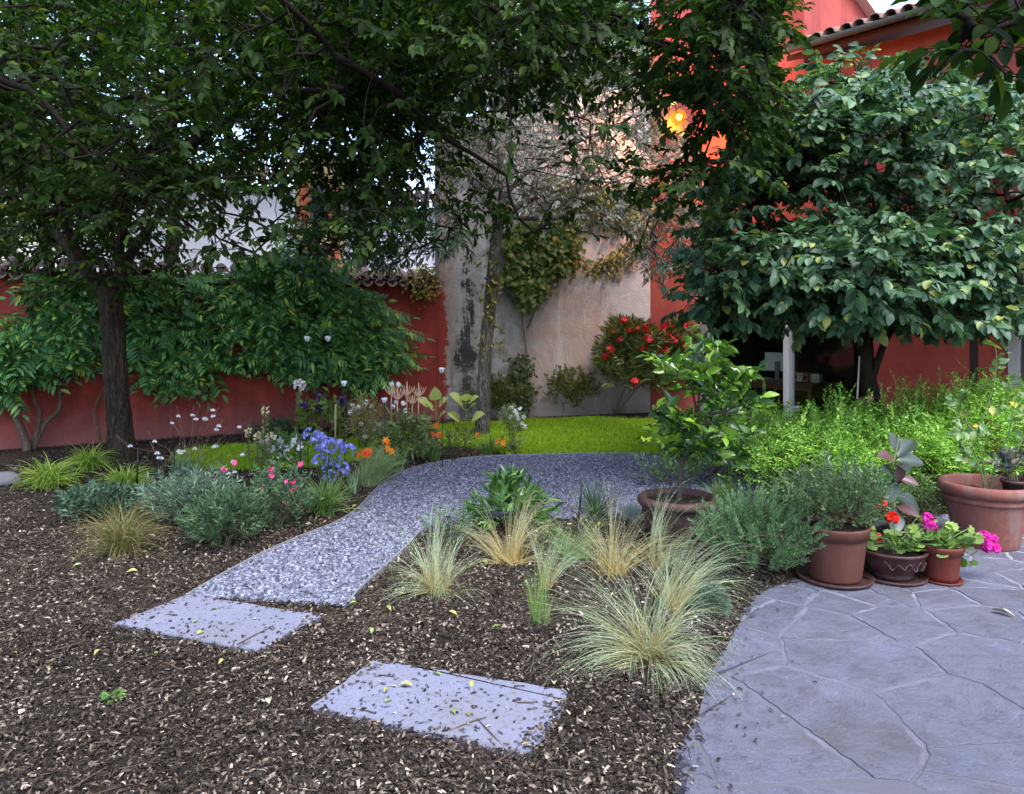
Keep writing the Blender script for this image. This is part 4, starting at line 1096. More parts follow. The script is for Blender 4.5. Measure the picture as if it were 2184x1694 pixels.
# -- trees beyond the garden wall
LEAF_F = leafmat('far_leaf', [(0, (.045, .10, .018)), (.5, (.08, .16, .03)), (1, (.15, .24, .04))], .6, .4, .2)
LEAF_F2 = leafmat('far_dark_leaf', [(0, (.03, .07, .016)), (.5, (.05, .11, .024)), (1, (.09, .16, .03))], .6, .4, .2)
for (lb, X, Y, z0, z1, rx, n, lm) in (('bright green tree beyond the garden wall at the far left', -9.3, 12.2, 2.0, 5.4, 2.2, 900, LEAF_F),
                                  ('tall green tree beyond the wall above the thick trunk', -6.4, 14.2, 3.6, 9.6, 2.5, 600, LEAF_F2),
                                  ('tall green tree beyond the wall behind the yellow house corner', -3.3, 16.5, 5.4, 10.5, 2.6, 900, LEAF_F2),
                                  ('tall green tree behind the stained concrete wall', .6, 17.2, 4.4, 9.5, 2.8, 1300, LEAF_F2)):
    a = rvec(n) * (rng.random((n, 1)) ** .4); P = np.array((X, Y, (z0 + z1) / 2)) + a * np.array((rx, rx * .8, (z1 - z0) / 2))
    B_ = np.array((X, Y, 0))
    tree('broadleaf_tree', lb, 'tree', B_, [B_, B_ + (0, 0, z0 * .6), B_ + (.1, 0, z0), B_ + (0, 0, (z0 + z1) / 2)], [[B_ + (0, 0, z0), B_ + (.2, 0, (z0 + z1) / 2), B_ + (.1, .1, z1 - .5)]],
         P, lm, BARK_D, .16, 9, .17, LEAF_S, .5, rtop=.08, limb_r=.06, branch_r=.006, group='trees beyond the garden wall')

# ================================================================ CLIMBERS AND WALL SHRUBS
WIS = leafmat('wisteria_leaf', [(0, (.035, .12, .05)), (.5, (.08, .22, .08)), (.85, (.15, .32, .085)), (1, (.36, .48, .07))], .45, .3, .4)
VINEW = bark('vine_wood', (.06, .045, .035), (.20, .15, .115), 20, .5)
def frond_t(n=6):
    V, Q, Tn = [], [], []
    lt, lf = leaf_t(.36, .08, .15)
    for k in range(n * 2 + 1):
        if k == n * 2: p, a, s_ = np.array((0, .92, -.22)), 0, .30
        else:
            q = .2 + .7 * (k // 2) / n; sg = 1 if k % 2 else -1; p = np.array((0, q, -.22 * q * q)); a = -sg * 1.05; s_ = .30 - .06 * abs(q - .5)
        R = np.array(((cos(a), -sin(a), 0), (sin(a), cos(a), 0), (0, 0, 1)))
        v = (np.array(lt) * s_) @ R.T; v[:, 2] -= np.hypot(v[:, 0], 0) * .35
        Q.append(lf[0] + len(V) * 1); Tn.append(lf[1] + len(V)); V += list(v + p)
    return np.array(V), [np.concatenate(Q), np.concatenate(Tn)]
FROND = frond_t()
def wisteria(label, stems, polys, n, depth=(.10, .5), ln=.41):
    base = stems[0][0]
    r = thing('wisteria', label, 'climber', base, 0, 'wisterias on the red garden wall')
    m = M()
    SP = []
    for s_, rad in [(q[:-1], q[-1]) for q in stems]:
        p = smooth(s_, 6); SP.append(p); m.tube(p, np.linspace(rad, rad * .45, len(p)), 8, 0, True, .08, 3)
    T = []
    for poly, k in polys:
        poly = np.array(poly, float); lo, hi = poly.min(0), poly.max(0)
        P = lo + rng.random((k * 6, 2)) * (hi - lo); P = P[inpoly(P, poly)][:k]
        T += [wall_point(x, y, depth[0] + (depth[1] - depth[0]) * rng.random() ** 1.2) for x, y in P]
    T = np.array(T)
    for h_ in ((500, 760, 22, 60), (478, 640, 26, 42), (228, 830, 25, 60), (330, 760, 16, 26), (420, 650, 14, 20), (205, 640, 14, 40)): T = T[hole(T, *h_)]
    a, b, c, d = grow([q[len(q) // 2:] for q in SP], T, .3, .1)
    rr = .0035 * c ** .42; m.segs(a, b, rr, rr * .9, 4)
    part(m, 'stem', VINEW, r)
    k = len(T); m = M()
    nw3 = np.array((du[1], -du[0], 0))
    for rep in range(2):
        D = nw3 * .8 + np.outer(rng.normal(size=k) * .9, np.r_[du, 0]) + rng.normal(size=(k, 3)) * .3; D[:, 2] += -.25
        m.inst(FROND, T + rng.normal(size=(k, 3)) * .04, frames(D, np.array((0, 0, 1.))[None] + nw3 * .6 + rng.normal(size=(k, 3)) * .3), ln * (.7 + .5 * rng.random(k)))
    part(m, 'foliage', WIS, r)
def wp(x, y, off): return wall_point(x, y, off)
wisteria('wisteria with twisted bare stems on the red wall at the far left',
         [[gnd(60, 962), wp(50, 925, .25), wp(30, 885, .2), wp(15, 850, .2), wp(0, 780, .2), .05], [gnd(66, 960), wp(80, 920, .22), wp(85, 880, .2), wp(70, 840, .2), wp(75, 760, .2), .032],
          [gnd(70, 960), wp(95, 905, .2), wp(125, 875, .2), wp(128, 830, .2), wp(120, 750, .2), wp(150, 690, .2), .035]],
         [([(-40, 690), (30, 670), (120, 640), (170, 640), (190, 700), (180, 740), (130, 770), (80, 790), (40, 820), (-40, 840)], 150), ([(90, 600), (160, 570), (210, 640), (200, 700), (110, 680)], 50)], 0)
wisteria('wisteria spread over the middle of the red wall beside the thick trunk',
         [[gnd(216, 948), wp(206, 905, .12), wp(203, 870, .12), wp(225, 825, .15), wp(290, 760, .2), wp(380, 700, .2), wp(440, 680, .2), .018], [wp(290, 760, .2), wp(320, 690, .2), wp(360, 620, .2), .012]],
         [([(265, 690), (300, 640), (340, 590), (420, 570), (455, 600), (450, 670), (470, 720), (470, 780), (450, 800), (390, 820), (300, 815), (275, 770)], 135), ([(270, 590), (330, 575), (340, 640), (270, 660)], 14)], 0)
wisteria('biggest wisteria mounding over the red wall at the right end',
         [[gnd(738, 905), wp(720, 880, .25), wp(690, 850, .25), wp(650, 820, .25), wp(620, 790, .25), wp(560, 780, .2), wp(500, 790, .15), .055], [gnd(742, 905), wp(738, 860, .25), wp(732, 810, .25), wp(735, 740, .25), wp(700, 650, .3), .05],
          [wp(690, 850, .25), wp(670, 800, .25), wp(640, 700, .3), wp(600, 620, .3), .035]],
         [([(500, 690), (500, 600), (540, 550), (620, 545), (700, 590), (770, 620), (820, 660), (850, 710), (855, 755), (800, 790), (760, 820), (700, 780), (640, 790), (560, 770), (515, 730)], 420), ([(510, 560), (560, 540), (660, 545), (720, 580), (600, 620)], 70)], 0, (.15, .75))
# creeper on the concrete wall
def creeper(name, label, cat, stems, polys, mat, ln, A, B, dep=(.03, .22), T=LEAF, dens=1, rad=.014):
    r = thing(name, label, cat, stems[0][0])
    m = M(); SP = []
    for s_ in stems: p = smooth(s_, 5); SP.append(p); m.tube(p, np.linspace(rad, rad * .5, len(p)), 6)
    Tt = []
    for poly, k in polys:
        poly = np.array(poly, float); lo, hi = poly.min(0), poly.max(0)
        P = lo + rng.random((k * 6, 2)) * (hi - lo); P = P[inpoly(P, poly)][:k]
        Tt += [wall_point(x, y, dep[0] + (dep[1] - dep[0]) * rng.random(), A, B) for x, y in P]
    Tt = np.array(Tt); a, b, c, d = grow([q[len(q) // 3:] for q in SP], Tt, .3, .1, .02)
    rr = .0025 * c ** .4; m.segs(a, b, rr, rr * .9, 3); part(m, 'stem', VINEW, r)
    m = M(); dw = (B - A) / np.linalg.norm(B - A); nn = np.array((dw[1], -dw[0], 0)); k = len(Tt)
    for rep in range(6):
        D = nn * .3 + np.outer(rng.normal(size=k), np.r_[dw, 0]) * .8 + rng.normal(size=(k, 3)) * .3; D[:, 2] -= .7
        m.inst(T, Tt + rng.normal(size=(k, 3)) * np.array((.07, .03, .07)), frames(D, nn[None] + rng.normal(size=(k, 3)) * .35 + np.array((0, 0, .35))), ln * (.6 + .7 * rng.random(k)))
    part(m, 'foliage', mat, r)
def cp(x, y, off=.04): return wall_point(x, y, off, WB, WC)
creeper('creeper', 'green and yellow creeper hanging on the concrete wall right of the slim trunk', 'climber',
        [[cp(1120, 880), cp(1118, 800), cp(1122, 745), cp(1116, 700), cp(1112, 640), cp(1120, 560), cp(1140, 490)], [cp(1112, 640), cp(1100, 620), cp(1095, 580)], [cp(1125, 700), cp(1150, 640), cp(1180, 560)]],
        [([(1080, 500), (1110, 470), (1180, 455), (1240, 470), (1230, 540), (1210, 575), (1165, 605), (1150, 640), (1110, 650), (1100, 620), (1080, 590)], 330), ([(1150, 380), (1350, 400), (1420, 470), (1300, 480), (1180, 460)], 130)], IVY_G, .085, WB, WC, (.03, .25), leaf_t(.8, .12, .2, .35))
creeper('creeper', 'thin strand of yellow leaves trailing across the pale upper concrete wall', 'climber',
        [[cp(1225, 545), cp(1260, 565), cp(1300, 570), cp(1345, 545), cp(1370, 500)]],
        [([(1222, 540), (1290, 545), (1330, 520), (1370, 490), (1385, 520), (1340, 570), (1280, 585), (1225, 565)], 70)], IVY_Y, .08, WB, WC, (.03, .15))
creeper('creeper', 'yellow creeper tumbling over the tiled end of the red wall', 'climber',
        [[wall_point(930, 570, -.1), wall_point(905, 575, .12), wall_point(900, 605, .1), wall_point(898, 630, .08)]],
        [([(880, 580), (905, 570), (925, 585), (925, 635), (905, 640), (880, 610)], 60)], IVY_Y, .065, WA, WB, (.05, .25), LEAF, rad=.008)
creeper('ivy', 'dark ivy column climbing the foot of the concrete wall', 'ivy',
        [[cp(1110, 885), cp(1108, 830), cp(1112, 780), cp(1114, 765)]], [([(1095, 765), (1125, 765), (1130, 830), (1125, 880), (1090, 875), (1098, 820)], 60)], leafmat('dark_ivy_leaf', [(0, (.02, .045, .016)), (1, (.06, .09, .03))], .5, .2), .07, WB, WC, (.03, .2), leaf_t(.75, .1, .15, .35))

# shrubs built of stems fanning up from the base
def shrub(name, label, cat, base, pts, leafm, per=10, ln=.04, T=LEAF_S, twig=.15, stemm=None, stem_r=.003, group=None, spread=1.0, droop=.1, up=.9, nst=5, jit=.5):
    r = thing(name, label, cat, base, 0, group)
    base = np.asarray(base, float); c = pts.mean(0)
    limbs = []
    for k in range(nst):
        a = k / nst * 2 * pi + rng.random()
        limbs.append(np.linspace(base + np.array((cos(a), sin(a), 0)) * .03, base * .5 + c * .5 + np.array((cos(a), sin(a), 0)) * np.ptp(pts[:, 0]) * .12, 5))
    a, b, cn, d = grow(limbs, pts, .12, .25, .01)
    m = M()
    for L in limbs: m.tube(L, np.linspace(stem_r * 2.2, stem_r * 1.5, 5), 5)
    rr = stem_r * .6 * cn ** .35; m.segs(a, b, rr, rr * .9, 3)
    n = len(pts)
    D = nrm(d) * .5 + rng.normal(size=(n, 3)) * .35 + nrm(pts - base) * .5; D[:, 2] = D[:, 2] * .8 + up * .5; D = nrm(D)
    m.segs(pts, pts + D * twig, stem_r * .5, stem_r * .3, 3)
    part(m, 'stem', stemm or plain('shrub_twig', (.07, .06, .04), .9, .1), r)
    m = M(); leaves_on(m, pts, D, per, ln, T, 0, spread, (0, 0, 1), twig, jit, 1.0, droop); part(m, 'foliage', leafm, r)
    return r
def blob(base, w, d, h, n, zlo=.15, pw=.5):
    """points through a rounded bush volume standing on base"""
    a = rvec(n) * rng.random((n, 1)) ** pw
    P = np.asarray(base)[None] + np.stack([a[:, 0] * w / 2, a[:, 1] * d / 2, h * (zlo + (1 - zlo) * (a[:, 2] * .5 + .5))], -1)
    return P
SHR = leafmat('golden_green_leaf', [(0, (.055, .085, .02)), (.6, (.13, .16, .035)), (1, (.28, .23, .045))], .55, .3)
b_ = gnd(1052, 892); shrub('shrub', 'low golden green shrub at the wall behind the slim trunk', 'shrub', b_, np.concatenate([blob(b_, 1.15, .5, .62, 420), blob(b_ + (.35, .1, 0), .5, .4, .5, 90)]), SHR, 10, .055, group='shrubs at the foot of the concrete wall')
b_ = gnd(1207, 886); shrub('shrub', 'rounded golden green shrub in front of the pinkish concrete', 'shrub', b_, blob(b_, .95, .5, .75, 420), SHR, 10, .052, group='shrubs at the foot of the concrete wall')
b_ = gnd(1150, 884); shrub('shrub', 'small dark leaved shrub between the two golden shrubs', 'shrub', b_, blob(b_, .42, .3, .5, 70), leafmat('dull_leaf', [(0, (.03, .05, .015)), (1, (.08, .09, .03))], .5, .25), 8, .06, LEAF, group='shrubs at the foot of the concrete wall')
# oleander
b_ = gnd(1312, 884)
OL = leafmat('oleander_leaf', [(0, (.06, .10, .03)), (.6, (.12, .17, .05)), (1, (.26, .24, .07))], .5, .25)
P_ = np.concatenate([crown_pts([(1275, 770), (1290, 720), (1340, 690), (1400, 720), (1450, 690), (1480, 720), (1470, 790), (1400, 830), (1330, 830), (1290, 810)], 420, 12.0, 12.7, None, .3), crown_pts([(1300, 700), (1340, 690), (1380, 720), (1340, 760)], 40, 12, 12.5, None, .3)])
r_ = shrub('oleander', 'tall oleander bush with red flowers at the concrete wall corner', 'shrub', b_, P_, OL, 12, .13, LEAF_NARROW, .16, plain('oleander_stem', (.22, .18, .14), .9), .006, spread=.9, nst=9, up=1.0)
REDF = leafmat('red_petal', [(0, (.60, .02, .03)), (1, (.75, .06, .08))], .6, .3, .2, (1, .8, .8))
def florets(m, c, n, rad, pr, petals=5, mat=0, T=None, out=None):
    """a rounded head of small flowers around c"""
    c = np.asarray(c, float); a = rvec(n)
    if out is not None: a = nrm(a + np.asarray(out) * .7)
    P = c + a * rad * (.7 + .3 * rng.random((n, 1)))
    T = T or leaf_s(.7, .1, .1)
    ref = rvec(n); u = nrm(np.cross(a, ref)); v = np.cross(a, u)
    for k in range(petals):
        q = k / petals * 2 * pi
        d = u * cos(q) + v * sin(q) + a * .25
        m.inst(T, P, frames(d, a), pr * (.85 + .3 * rng.random(n)), mat)
for x, y in ((1331, 683), (1308, 702), (1345, 704), (1290, 757), (1301, 746), (1413, 697), (1440, 715), (1448, 728), (1404, 754), (1419, 748), (1378, 698), (1430, 690), (1355, 815), (1362, 705), (1322, 725), (1382, 722), (1466, 740), (1425, 722), (1371, 742), (1460, 690)):
    m = M(); florets(m, at(x, y, 11.93 + .15 * rng.random()), 6, .055, .055, 5); part(m, 'flower', REDF, r_)
# ================================================================ HEDGE
HEDGE = leafmat('lime_honeysuckle_leaf', [(0, (.07, .17, .025)), (.4, (.15, .33, .045)), (.8, (.26, .48, .07)), (1, (.38, .60, .10))], .5, .35, .35, (.95, 1.2, .6))
def hedge_at(name, label, poly, y0, y1, n, hfun, per=12, mat=HEDGE, ln=.035, shoots=0, group='lime green shrubs along the paving'):
    """a spreading shrub: shoots start through its body and run up and outwards"""
    poly = np.array(poly, float)
    P = []
    lo, hi = poly.min(0), poly.max(0)
    Q = lo + rng.random((n * 12, 2)) * (hi - lo); Q = Q[inpoly(Q, poly)]
    H = np.array([hfun(q) for q in Q])
    u = rng.random(len(Q)) ** .38
    ph = rng.random(4) * 6; H = H * (.86 + .20 * np.sin(Q[:, 0] * 6.5 + ph[0]) * np.sin(Q[:, 1] * 5 + ph[1]) + .12 * np.sin(Q[:, 0] * 15 + ph[2]) * np.sin(Q[:, 1] * 13 + ph[3]))
    P = np.c_[Q, .04 + H * u][:n]
    base = np.array((poly[:, 0].mean(), poly[:, 1].mean(), 0))
    r = thing(name, label, 'shrub', base, 0, group)
    # several crowns of stems rise from the ground
    roots = np.c_[Q[:14], np.zeros(14)]; limbs = [np.linspace(p, p + np.array((.05 * rng.normal(), .05 * rng.normal(), hfun(p[:2]) * .55)), 5) for p in roots]
    a, b, c, d = grow(limbs, P, .15, .2, .015)
    m = M()
    for L in limbs: m.tube(L, np.linspace(.012, .006, 5), 5)
    rr = .0018 * c ** .4; m.segs(a, b, rr, rr * .9, 3); part(m, 'stem', plain('hedge_twig', (.08, .055, .03), .9, .1), r)
    k = len(P)
    D = rng.normal(size=(k, 3)) * .8; D[:, 1] -= .55; D[:, 2] = np.abs(D[:, 2]) * .35 + .15; D = nrm(D)
    m = M()
    leaves_on(m, P, D, per, ln, LEAF_S, 0, 1.15, (0, -.3, 1), .22, .35, 1.0, .05)
    if shoots:
        S = np.c_[Q, H * .86][rng.permutation(len(Q))[:shoots]]
        D = rng.normal(size=(shoots, 3)) * .38; D[:, 2] += 1
        LS_ = rng.uniform(.16, .46, shoots); leaves_on(m, S, D, 26, ln * .9, LEAF_S, 0, 1.2, (0, -1, .1), LS_, .5, 1.0, -.1, .3); m.segs(S, S + nrm(D) * LS_[:, None], .0018, .001, 3)
    part(m, 'foliage', mat, r)
    return r
def hf(c, a, b): return lambda q: max(.1, c * (1 - ((q[0] - a[0]) / b[0]) ** 2 * .55 - ((q[1] - a[1]) / b[1]) ** 2 * .35))
hedge_at('honeysuckle', 'lime green shrub with feathery shoots beside the lemon tree pot', [(1.75, 7.7), (1.9, 6.6), (2.3, 6.05), (2.9, 6.0), (3.2, 6.6), (3.2, 7.6), (2.5, 8.1)], 0, 0, 1300, hf(.66, (2.55, 7.2), (.95, 1.4)), shoots=90)
hedge_at('honeysuckle', 'lime green shrub below the tree trunk, middle of the row behind the pots', [(2.8, 7.9), (2.75, 6.5), (3.1, 6.15), (3.9, 6.2), (4.1, 7.0), (3.9, 7.9), (3.3, 8.2)], 0, 0, 1300, hf(.70, (3.4, 7.2), (1.0, 1.4)), shoots=100)
hedge_at('honeysuckle', 'tallest lime green shrub behind the big terracotta pot at the right edge', [(3.8, 7.9), (3.75, 6.7), (4.1, 6.2), (5.1, 6.4), (5.6, 7.2), (5.2, 8.2), (4.4, 8.4)], 0, 0, 1700, hf(.98, (4.9, 7.3), (1.5, 1.6)), shoots=110)
DKH = leafmat('dark_honeysuckle_leaf', [(0, (.03, .07, .02)), (.6, (.06, .12, .03)), (1, (.11, .18, .05))], .5, .3, .4)
hedge_at('low_shrub', 'low dark green shrub spreading at the foot of the lime hedge', [(2.0, 6.3), (2.0, 5.75), (2.5, 5.5), (3.2, 5.6), (3.5, 6.1), (2.8, 6.4)], 0, 0, 420, lambda q: .30, 14, DKH, .026, 0, None)

# ================================================================ POTS
def terracotta(name, c, lime=.3, rough=.75):
    q = N(name); v = q.coord(); a = q.noise(v, 5, 6, .7); b = q.noise(v, 40, 4); s_ = q.noise(q.coord('Object', (3, 3, .7)), 4, 6, .7)
    cc = q.mix(a, tuple(np.array(c) * .72), tuple(np.array(c) * 1.2))
    cc = q.mix(q.math('MULTIPLY', q.ramp(s_, [(.48, (0, 0, 0)), (.68, (1, 1, 1))]), lime), cc, (.16, .135, .13))
    cc = q.mix(q.math('MULTIPLY', q.ramp(b, [(.55, (0, 0, 0)), (.7, (1, 1, 1))]), lime * .6), cc, (.12, .10, .09))
    q.base(cc, rough, .25); q.bump(q.math('ADD', a, q.math('MULTIPLY', b, .3)), .2, .01); return q.m
SOIL = plain('potting_soil', (.025, .018, .014), .95, .1, 0, .6, 60, .8)
def pot(name, label, c, prof, inner, mat, soil_z, grp='flower pots on the flagstones', n=56, decor=None):
    r = thing(name, label, 'pot', c, 0, grp)
    m = M(); m.lathe(list(prof) + list(inner), c, n); part(m, 'body', mat, r)
    ri = np.interp(soil_z, [p[1] for p in inner[::-1]], [p[0] for p in inner[::-1]])
    m = M(); k = 20; a = np.linspace(0, 2 * pi, 28, endpoint=False)
    V = [(0, 0, soil_z + .01)] + [(q * ri * cos(x), q * ri * sin(x), soil_z + .008 * rng.normal()) for q in (.5, 1.0) for x in a]
    f3 = np.array([(0, 1 + i, 1 + (i + 1) % 28) for i in range(28)]); f4 = np.array([(1 + i, 29 + i, 29 + (i + 1) % 28, 1 + (i + 1) % 28) for i in range(28)])
    m.add(np.array(V) + c, [f3, f4]); part(m, 'soil', SOIL, r)
    if decor: decor(r)
    return r
def saucer(label, c, rad, h, mat):
    m = M(); m.lathe([(.001, 0.001), (rad * .86, 0.001), (rad * .98, h * .5), (rad, h), (rad * .95, h), (rad * .84, .014), (.001, .012)], c, 48)
    return tag(m.build('saucer', mat, None, True, loc=c), label, 'saucer', 'saucers under the pots')
TC1 = terracotta('terracotta', (.12, .05, .036), .25); TC2 = terracotta('plastic_terracotta', (.085, .032, .024), .08, .6)
TC3 = terracotta('brown_bowl_clay', (.042, .019, .019), .18, .55); TC4 = terracotta('red_terracotta', (.10, .02, .014), .1, .55); TC5 = terracotta('old_terracotta', (.155, .055, .042), .6)
TC6 = terracotta('dark_weathered_terracotta', (.055, .027, .023), .35)

# box plant pot
pz = .013
c1 = gnd(1780, 1236, pz); R1 = .185
saucer('brown saucer under the pot of the rounded herb bush', c1, .222, .03, TC3)
c1 = c1 + (0, 0, .014)
pot('flower_pot', 'plain brown terracotta coloured pot holding the rounded herb bush', c1, [(.001, 0), (R1 * .80, 0), (R1 * .83, .02), (R1 * .98, .24), (R1 * 1.0, .26), (R1 * 1.04, .262), (R1 * 1.10, .315), (R1 * 1.10, .33)], [(R1 * 1.02, .33), (R1 * .98, .29), (R1 * .95, .25)], TC2, .29)
ROSM = leafmat('box_herb_leaf', [(0, (.036, .08, .032)), (.5, (.07, .14, .055)), (1, (.15, .23, .10))], .45, .25, .4)
b_ = c1 + (0, 0, .28); pp = blob(b_ + (0.02, 0, .02), .56, .5, .36, 330, .0, .35)
shrub('herb_bush', 'dense rounded dark green herb bush growing in the brown pot', 'shrub', b_, pp, ROSM, 15, .028, LEAF_SN if False else leaf_s(.34, .06, .05), .11, nst=7, stem_r=.003, jit=.8, up=1.0)
# geranium bowl
c2 = gnd(1902, 1232, pz); R2 = .19
saucer('dark brown saucer under the wide bowl', c2, .20, .028, TC3)
c2 = c2 + (0, 0, .014)
def garland(r):
    m = M()
    for k in range(9):
        a = -pi / 2 - .75 + k * .19; p0 = c2 + np.array((cos(a) * R2 * .97, sin(a) * R2 * .97, .105 + .012 * sin(k * 2.1)))
        p1 = c2 + np.array((cos(a + .17) * R2 * .97, sin(a + .17) * R2 * .97, .105 + .012 * sin(k * 2.1 + 2)))
        m.tube(smooth([p0, (p0 + p1) / 2 * np.array((1, 1, 1)) + np.array((cos(a), sin(a), 0)) * .006 + (0, 0, .018 * (-1) ** k), p1], 4), .005, 6)
    part(m, 'garland_relief', TC3, r)
pot('bowl_pot', 'wide dark brown bowl with a garland relief and red geraniums', c2, [(.001, 0), (R2 * .62, 0), (R2 * .64, .022), (R2 * .60, .03), (R2 * .82, .06), (R2 * .95, .11), (R2 * 1.0, .15), (R2 * 1.05, .155), (R2 * 1.06, .172)], [(R2 * .99, .172), (R2 * .95, .15), (R2 * .9, .12)], TC3, .145, decor=garland)
# small geranium pot
c3 = gnd(2008, 1240, pz); R3 = .118
saucer('small red brown saucer under the smallest geranium pot', c3, .118, .022, TC4)
c3 = c3 + (0, 0, .012)
pot('flower_pot', 'small red brown pot with a pink geranium leaning out', c3, [(.001, 0), (R3 * .74, 0), (R3 * .78, .03), (R3 * .92, .16), (R3 * .94, .165), (R3 * 1.0, .168), (R3 * 1.06, .205), (R3 * 1.06, .215)], [(R3 * .97, .215), (R3 * .93, .19), (R3 * .9, .15)], TC4, .185)
# black pot with the rubber plant
c4 = gnd(1905, 1195, pz); R4 = .13
BLACKP = plain('black_plastic', (.02, .02, .022), .4, .5)
pot('nursery_pot', 'black plastic pot behind the bowl holding the rubber plant', c4, [(.001, 0), (R4 * .78, 0), (R4 * .98, .20), (R4 * 1.06, .205), (R4 * 1.06, .225)], [(R4 * 1.0, .225), (R4 * .95, .19), (R4 * .93, .17)], BLACKP, .19)
# big pot
c5 = gnd(2104, 1160, pz); R5 = .292
def bigprof(R):
    return [(x, y * .8) for x, y in [(.001, 0), (R * .66, 0), (R * .68, .012), (R * .69, .05), (R * .90, .375), (R * .905, .39), (R * .945, .395), (R * .955, .41), (R * .945, .425), (R * .92, .43), (R * .93, .445), (R * .985, .452), (R * 1.03, .47), (R * 1.045, .50), (R * 1.03, .535), (R * 1.0, .548)]]
pot('terracotta_pot', 'big old terracotta pot with thick double rim and white limescale at the right edge', c5, bigprof(R5), [(R5 * .93, .44), (R5 * .90, .424), (R5 * .86, .34), (R5 * .82, .29)], TC5, .345, n=72)
c6 = c5 + (.15, -.08, .345); R6 = .085
pot('flower_pot', 'little brown pot standing inside the big terracotta pot', c6, [(.001, 0), (R6 * .75, 0), (R6 * .95, .1), (R6 * 1.05, .105), (R6 * 1.05, .125)], [(R6 * .97, .125), (R6 * .93, .1), (R6 * .9, .08)], TC3, .105)
# lemon pot on its foot
c7 = gnd(1447, 1172, 0); R7 = .262
def rosettes(r):
    for k in range(14):
        m = M(); a = k / 14 * 2 * pi; p = c7 + np.array((cos(a) * R7 * .93, sin(a) * R7 * .93, .25))
        m.inst(DISC, np.array([p]), frames(np.array([[0, 0, 1.]]), np.array([[cos(a), sin(a), 0.]])), .05)
        part(m, 'rosette', TC6, r)
pot('terracotta_pot', 'dark weathered terracotta pot with rolled rim holding the lemon tree', c7, [(.001, 0), (R7 * .62, 0), (R7 * .64, .03), (R7 * .56, .045), (R7 * .60, .07), (R7 * .78, .12), (R7 * .90, .22), (R7 * .93, .29), (R7 * .95, .31), (R7 * 1.03, .315), (R7 * 1.08, .335), (R7 * 1.07, .36), (R7 * 1.0, .372)], [(R7 * .88, .37), (R7 * .84, .34), (R7 * .82, .30), (R7 * .8, .28)], TC6, .335, decor=rosettes)

# ---- lemon tree
YL = c7[1]
LEM = leafmat('lemon_leaf', [(0, (.018, .05, .016)), (.4, (.04, .10, .022)), (.7, (.09, .19, .025)), (1, (.19, .33, .03))], .22, .25, .6)
r_ = thing('lemon_tree', 'little lemon tree with glossy leaves growing in the weathered pot', 'tree', c7 + (0, 0, .33))
TL = [c7 + (0, 0, .32), at(1450, 1040, YL), at(1452, 1000, YL), at(1458, 975, YL)]
LM = [[at(1455, 990, YL), at(1430, 965, YL + .03), at(1405, 950, YL), at(1402, 930, YL), at(1415, 905, YL - .03)], [at(1458, 975, YL), at(1485, 955, YL), at(1500, 930, YL - .05), at(1498, 900, YL)],
      [at(1458, 975, YL), at(1470, 930, YL + .05), at(1484, 880, YL), at(1478, 840, YL), at(1470, 800, YL), at(1490, 770, YL), at(1505, 735, YL)], [at(1484, 880, YL), at(1500, 850, YL), at(1530, 830, YL), at(1570, 815, YL)],
      [at(1470, 805, YL), at(1440, 790, YL), at(1410, 775, YL)], [at(1486, 890, YL), at(1540, 880, YL - .08), at(1580, 885, YL)]]
m = M(); m.tube(smooth(TL, 5), np.linspace(.021, .016, 16), 10, 0, True, .06, 3)
LS = []
for L in LM: p = smooth(L, 5); LS.append(p); m.tube(p, np.linspace(.012, .004, len(p)), 7)
part(m, 'trunk', plain('dark_lemon_bark', (.045, .038, .03), .85, .2, 0, .4, 30), r_)
tp = np.concatenate([crown_pts([(1390, 890), (1410, 870), (1450, 900), (1500, 880), (1560, 900), (1600, 950), (1570, 990), (1500, 1000), (1440, 985), (1395, 950)], 75, YL - .22, YL + .2, None, .3),
                     crown_pts([(1390, 780), (1430, 750), (1470, 770), (1500, 730), (1540, 750), (1530, 800), (1600, 790), (1600, 850), (1620, 890), (1560, 880), (1500, 870), (1470, 840), (1420, 810)], 78, YL - .2, YL + .2, None, .3)])
a, b, cn, d = grow(LS, tp, .08, .2, .008); m = M(); rr = .0018 * cn ** .5; m.segs(a, b, rr, rr * .9, 4); part(m, 'branches', plain('green_twig', (.06, .09, .03), .7, .2), r_)
m = M(); D = nrm(d) + rng.normal(size=(len(tp), 3)) * .5; D[:, 2] = np.abs(D[:, 2]) * .8 + .3
leaves_on(m, tp, D, 6, .085, leaf_h(.5, .16, .2, .45, 6), 0, 1.1, (0, 0, 1), .11, .5, 1.0, .22)
part(m, 'crown', LEM, r_)

# ---- rosemary shrub
b_ = gnd(1615, 1236); RS = leafmat('rosemary_needle', [(0, (.045, .10, .04)), (.5, (.09, .175, .075)), (1, (.17, .27, .12))], .5, .2, .3)
r_ = thing('rosemary', 'spiky green rosemary bush on the bed edge between lemon pot and brown pot', 'shrub', b_)
pp = blob(b_, .60, .5, .44, 250, .1, .5); a, b, cn, d = grow([np.linspace(b_, b_ + np.array((cos(q) * .16, sin(q) * .14, .18)), 5) for q in np.arange(7) * .9], pp, .1, .25, .01)
m = M(); rr = .0022 * cn ** .4; m.segs(a, b, rr, rr * .9, 3); part(m, 'stem', plain('rosemary_stem', (.09, .08, .05), .9, .1), r_)
n = len(pp); D = nrm(pp - b_) * .8 + rng.normal(size=(n, 3)) * .22; D[:, 2] = np.abs(D[:, 2]) * .6 + .35; D = nrm(D); m = M()
for rep in range(2): leaves_on(m, pp, D, 34, .026, LEAF_SN, 0, .95, rvec(1)[0], .17, .9, .4, -.1)
part(m, 'foliage', RS, r_)

